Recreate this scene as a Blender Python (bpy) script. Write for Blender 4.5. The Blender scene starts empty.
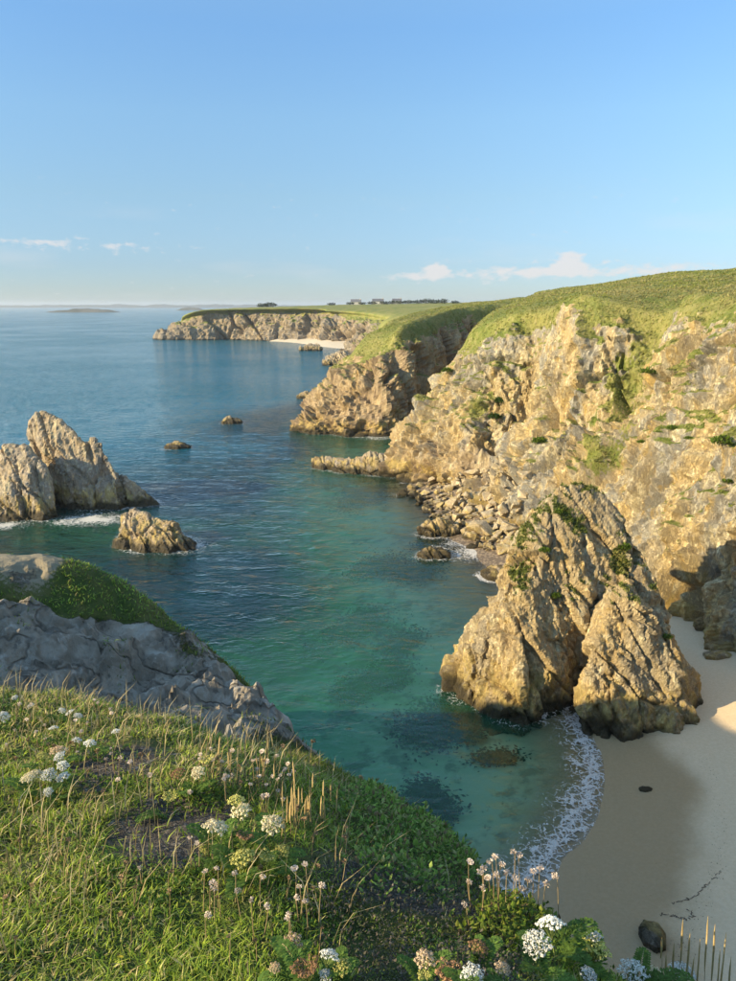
import bpy, bmesh, math, random
import numpy as np
from mathutils import Vector, Matrix

# ------------------------------------------------------------------ camera, sky, sun, exposure
scene = bpy.context.scene
COL = scene.collection
CAM_Z = 25.0
PITCH = math.radians(14.13)
F_PX, CX, CY = 737.0, 368.0, 490.5          # focal length and centre in photograph pixels

cam_data = bpy.data.cameras.new('camera')
cam = bpy.data.objects.new('camera', cam_data)
COL.objects.link(cam)
cam.location = (0, 0, CAM_Z)
cam.rotation_euler = (math.pi / 2 - PITCH, 0, 0)
cam_data.sensor_fit = 'VERTICAL'
cam_data.sensor_height = 36.0
cam_data.lens = 36.0 * F_PX / 981.0
cam_data.clip_start = 0.05
cam_data.clip_end = 60000
scene.camera = cam

SUN_EL = math.radians(22.0)
SUN_AZ = math.radians(-109.0)               # from +Y, clockwise positive: behind and to the left of the camera
SUN_DIR = Vector((math.sin(SUN_AZ) * math.cos(SUN_EL), math.cos(SUN_AZ) * math.cos(SUN_EL), math.sin(SUN_EL)))

world = bpy.data.worlds.new('World')
scene.world = world
world.use_nodes = True
wt = world.node_tree
for n in list(wt.nodes):
    wt.nodes.remove(n)
world.cycles.sampling_method = 'MANUAL'
world.cycles.sample_map_resolution = 256
w_out = wt.nodes.new('ShaderNodeOutputWorld')
w_bg = wt.nodes.new('ShaderNodeBackground')
w_sky = wt.nodes.new('ShaderNodeTexSky')
w_sky.sky_type = 'NISHITA'
w_sky.sun_disc = False
w_sky.sun_elevation = SUN_EL
w_sky.sun_rotation = SUN_AZ
w_sky.altitude = 0
w_sky.air_density = 1.0
w_sky.dust_density = 0.1
w_sky.ozone_density = 2.2
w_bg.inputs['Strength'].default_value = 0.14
wt.links.new(w_bg.outputs[0], w_out.inputs[0])

sun_data = bpy.data.lights.new('sun', 'SUN')
sun_data.energy = 5.0
sun_data.angle = math.radians(0.55)
sun_data.color = (1.0, 0.81, 0.50)
sun = bpy.data.objects.new('sun', sun_data)
COL.objects.link(sun)
sun.rotation_euler = SUN_DIR.to_track_quat('Z', 'Y').to_euler()

scene.view_settings.view_transform = 'Standard'
scene.view_settings.look = 'None'
scene.view_settings.exposure = 0.9
scene.view_settings.gamma = 1
scene.view_settings.use_curve_mapping = False
scene.render.engine = 'CYCLES'
scene.cycles.use_denoising = True
scene.cycles.use_adaptive_sampling = True
scene.cycles.adaptive_threshold = 0.02
scene.cycles.max_bounces = 6
scene.cycles.diffuse_bounces = 4
scene.cycles.glossy_bounces = 2
scene.cycles.transmission_bounces = 4
scene.cycles.transparent_max_bounces = 12
scene.cycles.volume_bounces = 0
scene.cycles.sample_clamp_indirect = 4.0

# low clouds on the horizon, all round the sky, in direction space
def wn(t, **kw):
    n = wt.nodes.new(t)
    for k, v in kw.items():
        setattr(n, k, v)
    return n
def wmath(op, a, b=None, c=None, clamp=False):
    n = wn('ShaderNodeMath', operation=op, use_clamp=clamp)
    for i, x in enumerate((a, b, c)):
        if x is None:
            continue
        if isinstance(x, (int, float)):
            n.inputs[i].default_value = x
        else:
            wt.links.new(x, n.inputs[i])
    return n.outputs[0]
tc = wn('ShaderNodeTexCoord')
sx = wn('ShaderNodeSeparateXYZ')
wt.links.new(tc.outputs['Generated'], sx.inputs[0])
az = wmath('ARCTAN2', sx.outputs[0], sx.outputs[1])
el = wmath('ARCSINE', sx.outputs[2])
cmb = wn('ShaderNodeCombineXYZ')
wt.links.new(wmath('MULTIPLY', az, 55.0), cmb.inputs[0])
wt.links.new(wmath('MULTIPLY', el, 120.0), cmb.inputs[1])
cn = wn('ShaderNodeTexNoise')
cn.inputs['Scale'].default_value = 1.0
cn.inputs['Detail'].default_value = 7
cn.inputs['Roughness'].default_value = 0.58
wt.links.new(cmb.outputs[0], cn.inputs['Vector'])
cmb2 = wn('ShaderNodeCombineXYZ')
wt.links.new(wmath('MULTIPLY', az, 5.0), cmb2.inputs[0])
wt.links.new(wmath('MULTIPLY', el, 26.0), cmb2.inputs[1])
cmb2.inputs[2].default_value = 3.7
cn2 = wn('ShaderNodeTexNoise')
cn2.inputs['Scale'].default_value = 1.0
cn2.inputs['Detail'].default_value = 3
wt.links.new(cmb2.outputs[0], cn2.inputs['Vector'])
def gauss(a0, sa, e0, se, amp):
    da = wmath('DIVIDE', wmath('SUBTRACT', az, math.radians(a0)), math.radians(sa))
    de = wmath('DIVIDE', wmath('SUBTRACT', el, math.radians(e0)), math.radians(se))
    q = wmath('ADD', wmath('MULTIPLY', da, da), wmath('MULTIPLY', de, de))
    return wmath('MULTIPLY', wmath('POWER', 2.718, wmath('MULTIPLY', q, -1.0)), amp)
puffs = None
for a0, sa, e0, se, amp in ((14.7, 1.1, 3.0, 0.7, 0.5), (13.4, 2.6, 2.4, 0.4, 0.34), (5.0, 0.75, 2.5, 0.6, 0.46), (3.0, 2.2, 2.0, 0.35, 0.24),
                            (9.0, 4.0, 2.2, 0.5, 0.26), (20.0, 5.0, 2.4, 0.5, 0.30), (-23.5, 3.0, 4.1, 0.35, 0.24), (-17.5, 4.5, 4.0, 0.35, 0.17),
                            (-55, 6, 3.4, 0.5, 0.3), (48, 7, 3, 0.6, 0.3), (90, 9, 3.2, 0.6, 0.3), (140, 9, 3, 0.5, 0.3), (-100, 8, 3.2, 0.5, 0.3), (-160, 8, 3, 0.5, 0.3)):
    g = gauss(a0, sa, e0, se, amp)
    puffs = g if puffs is None else wmath('ADD', puffs, g)
dens = wmath('ADD', wmath('ADD', wmath('MULTIPLY', wmath('SUBTRACT', cn.outputs[0], 0.5), 0.95), puffs), -0.13)
dens = wmath('MULTIPLY', dens, 4.5, clamp=True)
top_fade = wmath('MULTIPLY', wmath('SUBTRACT', math.radians(9), el), 30, clamp=True)
dens = wmath('MULTIPLY', dens, top_fade)
streak = wmath('MULTIPLY', wmath('SUBTRACT', cn2.outputs[0], 0.56), 1.2, clamp=True)
st_fade = wmath('MULTIPLY', wmath('SUBTRACT', math.radians(8), el), 12, clamp=True)
streak = wmath('MULTIPLY', streak, st_fade)
cl = wmath('MAXIMUM', wmath('MULTIPLY', dens, 0.8), streak)
mixc = wn('ShaderNodeMix', data_type='RGBA')
mixc.inputs['B'].default_value = (3.3, 3.15, 3.1, 1)
wt.links.new(cl, mixc.inputs['Factor'])
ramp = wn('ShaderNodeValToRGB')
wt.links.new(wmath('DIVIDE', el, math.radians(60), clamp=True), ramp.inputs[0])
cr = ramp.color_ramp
K = ((0.0, (0.31, 0.40, 0.60)), (0.045, (0.34, 0.42, 0.59)), (0.125, (0.49, 0.555, 0.61)), (0.21, (0.60, 0.70, 0.74)), (0.30, (0.62, 0.78, 0.87)), (0.46, (1.05, 1.12, 1.06)), (0.8, (1.75, 1.7, 1.5)), (1.0, (2.0, 1.95, 1.7)))  # sky multiplier by elevation; upper sky raised and warmed as added fill light
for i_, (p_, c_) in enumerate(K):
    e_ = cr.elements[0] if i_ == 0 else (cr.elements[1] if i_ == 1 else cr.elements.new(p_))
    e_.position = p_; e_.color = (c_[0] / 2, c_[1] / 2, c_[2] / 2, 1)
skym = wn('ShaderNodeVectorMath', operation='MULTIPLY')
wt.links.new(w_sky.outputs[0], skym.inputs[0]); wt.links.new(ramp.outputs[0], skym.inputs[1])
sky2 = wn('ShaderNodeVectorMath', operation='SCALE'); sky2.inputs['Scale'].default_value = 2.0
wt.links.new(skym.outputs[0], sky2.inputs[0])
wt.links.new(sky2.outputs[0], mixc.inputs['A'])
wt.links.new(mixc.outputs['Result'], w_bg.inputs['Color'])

# ------------------------------------------------------------------ helpers
rng = np.random.default_rng(7)
random.seed(11)
SP, CP = math.sin(PITCH), math.cos(PITCH)

def W(px, py, Y):
    """world point that lies on the photograph pixel at forward distance Y"""
    v = CY - py
    zc, yc = CP * v - SP * F_PX, SP * v + CP * F_PX
    return np.array([(px - CX) / yc * Y, Y, CAM_Z + zc / yc * Y])

def G(px, py, z=0.0):
    """world point on the photograph pixel at elevation z"""
    v = CY - py
    zc, yc = CP * v - SP * F_PX, SP * v + CP * F_PX
    t = (z - CAM_Z) / zc
    return np.array([(px - CX) * t, yc * t, z])

def sstep(a, b, x):
    t = np.clip((x - a) / (b - a), 0, 1)
    return t * t * (3 - 2 * t)

def hash3(ix, iy, iz, seed):
    h = (ix.astype(np.uint32) * np.uint32(374761393) + iy.astype(np.uint32) * np.uint32(668265263)
         + iz.astype(np.uint32) * np.uint32(2147483647) + np.uint32(seed * 974711 % 4294967291))
    h = (h ^ (h >> np.uint32(13))) * np.uint32(1274126177)
    h = (h ^ (h >> np.uint32(16))) * np.uint32(2246822519)
    return h ^ (h >> np.uint32(15))

def perlin(p, seed=0):
    p = np.asarray(p, dtype=np.float64)
    i = np.floor(p).astype(np.int64)
    f = p - i
    u = f * f * f * (f * (f * 6 - 15) + 10)
    out = np.zeros(len(p))
    for dx in (0, 1):
        wx = u[:, 0] if dx else 1 - u[:, 0]
        for dy in (0, 1):
            wy = u[:, 1] if dy else 1 - u[:, 1]
            for dz in (0, 1):
                wz = u[:, 2] if dz else 1 - u[:, 2]
                h = hash3(i[:, 0] + dx, i[:, 1] + dy, i[:, 2] + dz, seed)
                gx = (h & np.uint32(1023)).astype(np.float64) / 511.5 - 1
                gy = ((h >> np.uint32(10)) & np.uint32(1023)).astype(np.float64) / 511.5 - 1
                gz = ((h >> np.uint32(20)) & np.uint32(1023)).astype(np.float64) / 511.5 - 1
                out += wx * wy * wz * (gx * (f[:, 0] - dx) + gy * (f[:, 1] - dy) + gz * (f[:, 2] - dz))
    return out

def fbm(p, seed=0, octaves=4, gain=0.5, ridged=False):
    p = np.asarray(p, dtype=np.float64)
    out = np.zeros(len(p)); a = 1.0; q = p.copy()
    for o in range(octaves):
        n = perlin(q, seed + o * 17)
        if ridged:
            n = 0.5 - np.abs(n) * 1.6
        out += a * n
        a *= gain
        q = q * 2.03 + 11.3
    return out

def facet(p, seed=0, tilt=1.0, soft=26.0):
    """tilted flat facets per Voronoi cell: fractured rock. returns (height about -0.5..0.5, distance to the crack)"""
    p = np.asarray(p, dtype=np.float64)
    i = np.floor(p).astype(np.int64)
    n = len(p)
    d1 = np.full(n, 9.0); d2 = np.full(n, 9.0); val = np.zeros(n); wsum = np.zeros(n)
    for dx in (-1, 0, 1):
        for dy in (-1, 0, 1):
            for dz in (-1, 0, 1):
                cx, cy, cz = i[:, 0] + dx, i[:, 1] + dy, i[:, 2] + dz
                h = hash3(cx, cy, cz, seed)
                jx = (h & np.uint32(1023)) * np.float32(1 / 1023)
                jy = ((h >> np.uint32(10)) & np.uint32(1023)) * np.float32(1 / 1023)
                jz = ((h >> np.uint32(20)) & np.uint32(1023)) * np.float32(1 / 1023)
                qx, qy, qz = p[:, 0] - cx - jx, p[:, 1] - cy - jy, p[:, 2] - cz - jz
                d = np.sqrt(qx * qx + qy * qy + qz * qz)
                k = hash3(cx, cy, cz, seed + 5)
                nx = (k & np.uint32(1023)) * np.float32(1 / 511.5) - 1
                ny = ((k >> np.uint32(10)) & np.uint32(1023)) * np.float32(1 / 511.5) - 1
                nz = ((k >> np.uint32(20)) & np.uint32(1023)) * np.float32(1 / 511.5) - 1
                v = tilt * 0.7 * (nx * qx + ny * qy + nz * qz) + (jx * 0.6 + jy * 0.4 - 0.5) * 0.75
                w = np.exp(-soft * d)
                val += w * v; wsum += w
                d2 = np.where(d < d1, d1, np.minimum(d2, d))
                d1 = np.minimum(d1, d)
    return val / wsum, d2 - d1

def rbf_fit(P, vals, smooth=1e-6):
    """piecewise smooth interpolation of scattered 2-D values (kernel r, linear tail)"""
    P = np.asarray(P, float); V = np.asarray(vals, float)
    n = len(P)
    K = np.sqrt(((P[:, None] - P[None]) ** 2).sum(-1) + 0.25)
    A = np.zeros((n + 3, n + 3))
    A[:n, :n] = K + smooth * np.eye(n)
    A[:n, n] = 1; A[:n, n + 1:] = P
    A[n, :n] = 1; A[n + 1:, :n] = P.T
    b = np.zeros((n + 3,) + V.shape[1:]); b[:n] = V
    c = np.linalg.solve(A, b)
    def ev(Q):
        Q = np.asarray(Q, float)
        out = np.zeros((len(Q),) + V.shape[1:])
        for s in range(0, len(Q), 40000):
            q = Q[s:s + 40000]
            k = np.sqrt(((q[:, None] - P[None]) ** 2).sum(-1) + 0.25)
            out[s:s + 40000] = k @ c[:n] + c[n] + q @ c[n + 1:]
        return out
    return ev

def mesh_from(name, V, F, mats=None, smooth=True, attrs=None, mat_index=None):
    """V (n,3), F (m,3) or (m,4) arrays or list of such arrays -> mesh"""
    me = bpy.data.meshes.new(name)
    V = np.ascontiguousarray(V, dtype=np.float32)
    Fs = F if isinstance(F, list) else [F]
    Fs = [np.asarray(f, dtype=np.int32) for f in Fs if len(f)]
    loops = np.concatenate([f.ravel() for f in Fs])
    tot = np.concatenate([np.full(len(f), f.shape[1], dtype=np.int32) for f in Fs])
    start = np.concatenate([[0], np.cumsum(tot)[:-1]]).astype(np.int32)
    me.vertices.add(len(V)); me.vertices.foreach_set('co', V.ravel())
    me.loops.add(len(loops)); me.loops.foreach_set('vertex_index', loops)
    me.polygons.add(len(tot)); me.polygons.foreach_set('loop_start', start); me.polygons.foreach_set('loop_total', tot)
    if mat_index is not None:
        me.polygons.foreach_set('material_index', np.asarray(mat_index, dtype=np.int32))
    me.update(calc_edges=True)
    me.polygons.foreach_set('use_smooth', np.full(len(tot), smooth, dtype=bool))
    for k, a in (attrs or {}).items():
        a = np.asarray(a, dtype=np.float32)
        if a.ndim == 1:
            at = me.attributes.new(k, 'FLOAT', 'POINT'); at.data.foreach_set('value', a)
        else:
            at = me.attributes.new(k, 'FLOAT_COLOR', 'POINT')
            at.data.foreach_set('color', np.concatenate([a, np.ones((len(a), 1), np.float32)], 1).ravel())
    for m in (mats or []):
        me.materials.append(m)
    me.update()
    return me

def link(name, me, parent=None, **props):
    o = bpy.data.objects.new(name, me)
    COL.objects.link(o)
    if parent is not None:
        o.parent = parent
    for k, v in props.items():
        o[k] = v
    return o

def empty(name, loc, **props):
    o = bpy.data.objects.new(name, None)
    COL.objects.link(o)
    o.location = tuple(loc)
    o.empty_display_size = 0.05
    for k, v in props.items():
        o[k] = v
    return o

def grid_faces(nu, nv, flip=False):
    a = np.arange(nu * nv).reshape(nu, nv)
    f = np.stack([a[:-1, :-1], a[1:, :-1], a[1:, 1:], a[:-1, 1:]], -1).reshape(-1, 4)
    return f[:, ::-1] if flip else f

def vnormals(V, F):
    V = np.asarray(V, float); N = np.zeros_like(V)
    for f in (F if isinstance(F, list) else [F]):
        if f.shape[1] == 4:
            n = np.cross(V[f[:, 2]] - V[f[:, 0]], V[f[:, 3]] - V[f[:, 1]])
        else:
            n = np.cross(V[f[:, 1]] - V[f[:, 0]], V[f[:, 2]] - V[f[:, 0]])
        for k in range(f.shape[1]):
            for c in range(3):
                N[:, c] += np.bincount(f[:, k], n[:, c], len(V))
    l = np.linalg.norm(N, axis=1, keepdims=True)
    return N / np.maximum(l, 1e-12)

def catmull(P, t):
    """P (n, ...) control rows, t in [0, n-1] -> rows"""
    n = len(P)
    i = np.clip(np.floor(t).astype(int), 0, n - 2)
    f = (t - i).reshape((-1,) + (1,) * (P.ndim - 1))
    p1, p2 = P[i], P[i + 1]
    p0 = np.where((i > 0).reshape(f.shape), P[np.maximum(i - 1, 0)], 2 * p1 - p2)
    p3 = np.where((i + 2 < n).reshape(f.shape), P[np.minimum(i + 2, n - 1)], 2 * p2 - p1)
    return 0.5 * (2 * p1 + (p2 - p0) * f + (2 * p0 - 5 * p1 + 4 * p2 - p3) * f * f + (3 * p1 - p0 - 3 * p2 + p3) * f ** 3)

# ------------------------------------------------------------------ materials
class NT:
    def __init__(self, name):
        self.m = bpy.data.materials.new(name)
        self.m.use_nodes = True
        self.t = self.m.node_tree
        for n in list(self.t.nodes):
            self.t.nodes.remove(n)
        self.out = self.t.nodes.new('ShaderNodeOutputMaterial')
        self._geo = None; self._obj = None
    def n(self, typ, **kw):
        x = self.t.nodes.new(typ)
        for k, v in kw.items():
            setattr(x, k, v)
        return x
    def put(self, sock, v):
        if v is None:
            return
        if isinstance(v, (int, float)):
            sock.default_value = v
        elif isinstance(v, (tuple, list)):
            if len(v) == 3 and sock.type == 'RGBA':
                v = (*v, 1)
            sock.default_value = v
        else:
            self.t.links.new(v, sock)
    def pos(self):
        if self._geo is None:
            self._geo = self.n('ShaderNodeNewGeometry')
        return self._geo.outputs['Position']
    def geo(self, k):
        self.pos(); return self._geo.outputs[k]
    def objco(self):
        if self._obj is None:
            self._obj = self.n('ShaderNodeTexCoord')
        return self._obj.outputs['Object']
    def rand(self):
        return self.n('ShaderNodeObjectInfo').outputs['Random']
    def attr(self, name, color=False):
        a = self.n('ShaderNodeAttribute', attribute_name=name)
        return a.outputs['Color' if color else 'Fac']
    def sep(self, v):
        s = self.n('ShaderNodeSeparateXYZ'); self.put(s.inputs[0], v); return s.outputs
    def scale(self, v, s):
        x = self.n('ShaderNodeVectorMath', operation='MULTIPLY'); self.put(x.inputs[0], v); x.inputs[1].default_value = s; return x.outputs[0]
    def vadd(self, a, b):
        x = self.n('ShaderNodeVectorMath', operation='ADD'); self.put(x.inputs[0], a); self.put(x.inputs[1], b); return x.outputs[0]
    def noise(self, vec, scale, detail=4, rough=0.55, dist=0.0, color=False):
        x = self.n('ShaderNodeTexNoise')
        self.put(x.inputs['Vector'], vec); x.inputs['Scale'].default_value = scale
        x.inputs['Detail'].default_value = detail; x.inputs['Roughness'].default_value = rough; x.inputs['Distortion'].default_value = dist
        return x.outputs['Color' if color else 'Fac']
    def vor(self, vec, scale, feature='F1', out='Distance', rnd=1.0):
        x = self.n('ShaderNodeTexVoronoi', feature=feature)
        self.put(x.inputs['Vector'], vec); x.inputs['Scale'].default_value = scale; x.inputs['Randomness'].default_value = rnd
        return x.outputs[out]
    def math(self, op, a, b=None, c=None, clamp=False):
        x = self.n('ShaderNodeMath', operation=op, use_clamp=clamp)
        for i, v in enumerate((a, b, c)):
            self.put(x.inputs[i], v)
        return x.outputs[0]
    def map(self, v, a, b, lo=0.0, hi=1.0, smooth=True):
        x = self.n('ShaderNodeMapRange', interpolation_type='SMOOTHSTEP' if smooth else 'LINEAR')
        self.put(x.inputs[0], v)
        for i, k in enumerate((a, b, lo, hi)):
            x.inputs[i + 1].default_value = k
        return x.outputs[0]
    def mix(self, f, a, b, mode='MIX'):
        x = self.n('ShaderNodeMix', data_type='RGBA', blend_type=mode)
        self.put(x.inputs['Factor'], f)
        self.put(x.inputs[6], a); self.put(x.inputs[7], b)
        return x.outputs[2]
    def bump(self, h, strength=0.5, dist=0.1, normal=None):
        x = self.n('ShaderNodeBump')
        x.inputs['Strength'].default_value = strength; x.inputs['Distance'].default_value = dist
        self.put(x.inputs['Height'], h)
        if normal is not None:
            self.put(x.inputs['Normal'], normal)
        return x.outputs[0]
    def bsdf(self, color, rough=0.9, normal=None, spec=0.25, **kw):
        x = self.n('ShaderNodeBsdfPrincipled')
        self.put(x.inputs['Base Color'], color); self.put(x.inputs['Roughness'], rough)
        self.put(x.inputs['Specular IOR Level'], spec)
        if normal is not None:
            self.put(x.inputs['Normal'], normal)
        for k, v in kw.items():
            self.put(x.inputs[k.replace('_', ' ')], v)
        return x.outputs[0]
    def done(self, sh):
        self.t.links.new(sh, self.out.inputs['Surface'])
        return self.m

def grass_color(t, p, far=1.0):
    """mown-by-wind coastal turf: patches of fresh green, olive and straw"""
    a = t.noise(p, 0.14, 4, 0.6)
    b = t.noise(t.scale(p, (1, 1, 0.5)), 1.6 * far, 6, 0.72)
    g = t.mix(t.map(a, 0.35, 0.62), (0.15, 0.18, 0.036), (0.25, 0.235, 0.07))
    g = t.mix(t.map(b, 0.5, 0.7), g, (0.31, 0.27, 0.11))
    g = t.mix(t.map(b, 0.5, 0.34, 0, 0.7), g, (0.09, 0.115, 0.025))
    return g

def rock_material(name, obj_space=False, tan=(0.49, 0.37, 0.18), grey=(0.33, 0.305, 0.24), ochre=(0.56, 0.37, 0.10), pale=(0.64, 0.545, 0.33),
                  scale=1.0, tide=1.0, veg=True, lichen=True, ochre_amt=1.0, dark_amt=1.0):
    t = NT(name)
    p = t.objco() if obj_space else t.pos()
    if obj_space:
        r = t.n('ShaderNodeCombineXYZ'); t.put(r.inputs[0], t.math('MULTIPLY', t.rand(), 37.0)); t.put(r.inputs[1], t.math('MULTIPLY', t.rand(), 91.0))
        p = t.vadd(p, r.outputs[0])
    ps = t.scale(p, (1.0, 1.0, 0.4))
    big = t.noise(ps, 0.16 * scale, 3, 0.6, 1.0)
    mid = t.noise(ps, 0.8 * scale, 4, 0.65, 0.8, color=True)
    m3 = t.n('ShaderNodeSeparateColor'); t.put(m3.inputs[0], mid); m3 = m3.outputs
    fine = t.noise(ps, 3.6 * scale, 6, 0.72)
    col = t.mix(t.map(big, 0.42, 0.58), tan, grey)
    col = t.mix(t.map(m3[0], 0.52, 0.68, 0, 0.6 * ochre_amt), col, ochre)
    col = t.mix(t.map(m3[1], 0.5, 0.66, 0, 0.85), col, pale)
    col = t.mix(t.map(m3[2], 0.53, 0.70, 0, 0.65 * dark_amt), col, (0.15, 0.115, 0.075))
    ck = t.map(t.math('ABSOLUTE', t.math('SUBTRACT', fine, 0.5)), 0.0, 0.045, 0.35, 1.0)
    col = t.mix(t.math('MULTIPLY', t.math('SUBTRACT', 1.0, ck), 0.75), col, (0.085, 0.065, 0.045))
    if name == 'cliff_rock':
        bc = t.mix(t.map(m3[1], 0.42, 0.6), (0.27, 0.185, 0.10), (0.40, 0.29, 0.16))
        col = t.mix(t.math('MULTIPLY', t.attr('brown'), t.map(big, 0.3, 0.6, 0.55, 0.95)), col, bc)
    val = t.map(fine, 0.25, 0.75, 0.5, 1.38, smooth=False)
    hv = t.n('ShaderNodeMix', data_type='RGBA', blend_type='MULTIPLY'); hv.inputs['Factor'].default_value = 1.0
    t.put(hv.inputs[6], col)
    gc = t.n('ShaderNodeCombineColor'); [t.put(gc.inputs[i], val) for i in range(3)]
    t.put(hv.inputs[7], gc.outputs[0])
    col = hv.outputs[2]
    rough = 0.88
    z = t.sep(t.pos())[2]
    if tide:
        zz = t.math('ADD', z, t.math('MULTIPLY', t.math('SUBTRACT', t.noise(t.pos(), 0.6, 2, 0.6), 0.5), -2.2))
        if lichen:
            col = t.mix(t.math('MULTIPLY', t.map(zz, 3.4 * tide, 2.0 * tide), t.map(m3[1], 0.40, 0.6, 0, 0.6)), col, (0.44, 0.31, 0.06))
            col = t.mix(t.math('MULTIPLY', t.map(zz, 3.0 * tide, 0.8 * tide), t.map(m3[0], 0.4, 0.62, 0, 0.8)), col, (0.115, 0.082, 0.04))
        col = t.mix(t.map(zz, 1.25 * tide, 0.45 * tide, 0, 0.92), col, (0.035, 0.028, 0.014))
        rough = t.map(zz, 0.9, 0.2, 0.9, 0.45)
    hgt = t.math('ADD', t.math('MULTIPLY', fine, 1.5), t.math('MULTIPLY', ck, 0.25))
    nb = t.bump(hgt, 0.9, 0.16 / scale)
    if veg:
        va = t.attr('veg')
        e = t.math('ADD', va, t.math('MULTIPLY', t.math('SUBTRACT', fine, 0.5), 1.3))
        fac = t.map(e, 0.42, 0.6)
        gcol = grass_color(t, t.pos())
        col = t.mix(fac, col, gcol)
        gb = t.bump(fine, 0.9, 0.3)
        mxn = t.n('ShaderNodeMix', data_type='VECTOR'); t.put(mxn.inputs['Factor'], fac); t.put(mxn.inputs[4], nb); t.put(mxn.inputs[5], gb)
        nb = mxn.outputs[1]
    return t.done(t.bsdf(col, rough, nb, 0.2))

M = {}
M['cliff'] = rock_material('cliff_rock')
M['stack'] = rock_material('stack_rock', scale=1.6, tan=(0.46, 0.345, 0.175), grey=(0.38, 0.31, 0.195), ochre_amt=0.9)
M['searock'] = rock_material('sea_rock', scale=1.2, tan=(0.50, 0.39, 0.25), grey=(0.40, 0.34, 0.26), ochre_amt=0.6, veg=False)
M['boulder'] = rock_material('boulder_rock', obj_space=True, scale=1.8, tan=(0.54, 0.42, 0.25), grey=(0.48, 0.40, 0.28), tide=0.5, veg=False)
M['far'] = rock_material('far_rock', scale=0.5, tan=(0.34, 0.265, 0.17), grey=(0.25, 0.215, 0.165), pale=(0.44, 0.37, 0.26), ochre_amt=0.5, dark_amt=1.5, lichen=False)

def sand_material():
    t = NT('beach_sand')
    p = t.pos()
    z = t.sep(p)[2]
    n1 = t.noise(p, 0.25, 4, 0.55); n2 = t.noise(p, 6.0, 5, 0.7); n3 = t.noise(p, 60.0, 3, 0.7)
    zz = t.math('ADD', z, t.math('MULTIPLY', t.math('SUBTRACT', n1, 0.5), 0.35))
    dry = t.mix(t.map(n2, 0.35, 0.7), (0.62, 0.475, 0.295), (0.68, 0.53, 0.34))
    wet = t.mix(t.map(n2, 0.35, 0.7), (0.33, 0.235, 0.12), (0.37, 0.265, 0.145))
    w = t.map(zz, 0.62, 0.38)
    col = t.mix(w, dry, wet)
    col = t.mix(t.map(n3, 0.62, 0.72, 0, 0.25), col, (0.17, 0.13, 0.09))
    under = t.mix(t.map(t.noise(p, 0.35, 5, 0.65), 0.5, 0.62), (0.62, 0.54, 0.32), (0.26, 0.23, 0.13))
    under = t.mix(t.map(z, -2.2, -4.5), under, (0.045, 0.05, 0.03))
    under = t.mix(t.map(t.noise(p, 1.1, 5, 0.65), 0.6, 0.72, 0, 0.8), under, (0.07, 0.07, 0.045))
    col = t.mix(t.map(z, -0.35, -1.1), col, under)
    shk = t.math('MULTIPLY', t.map(t.sep(p)[1], 62.0, 70.0), t.map(z, -0.5, 0.0))
    peb = t.vor(p, 3.2, 'F1')
    col = t.mix(shk, col, t.mix(t.map(peb, 0.1, 0.6), (0.36, 0.27, 0.17), (0.13, 0.095, 0.06)))
    rough = t.math('SUBTRACT', 0.95, t.math('MULTIPLY', w, 0.45))
    h = t.math('ADD', t.math('MULTIPLY', n2, 0.5), t.math('ADD', t.math('MULTIPLY', n3, 0.12), t.math('MULTIPLY', t.noise(p, 1.3, 3, 0.5), 1.0)))
    ft = t.vor(p, 1.9, 'F1')
    dryh = t.math('MULTIPLY', t.map(ft, 0.0, 0.16, -0.5, 0.0), t.map(zz, 0.7, 1.1))
    return t.done(t.bsdf(col, rough, t.bump(t.math('ADD', h, dryh), 0.55, 0.07), 0.35))
M['sand'] = sand_material()

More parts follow.
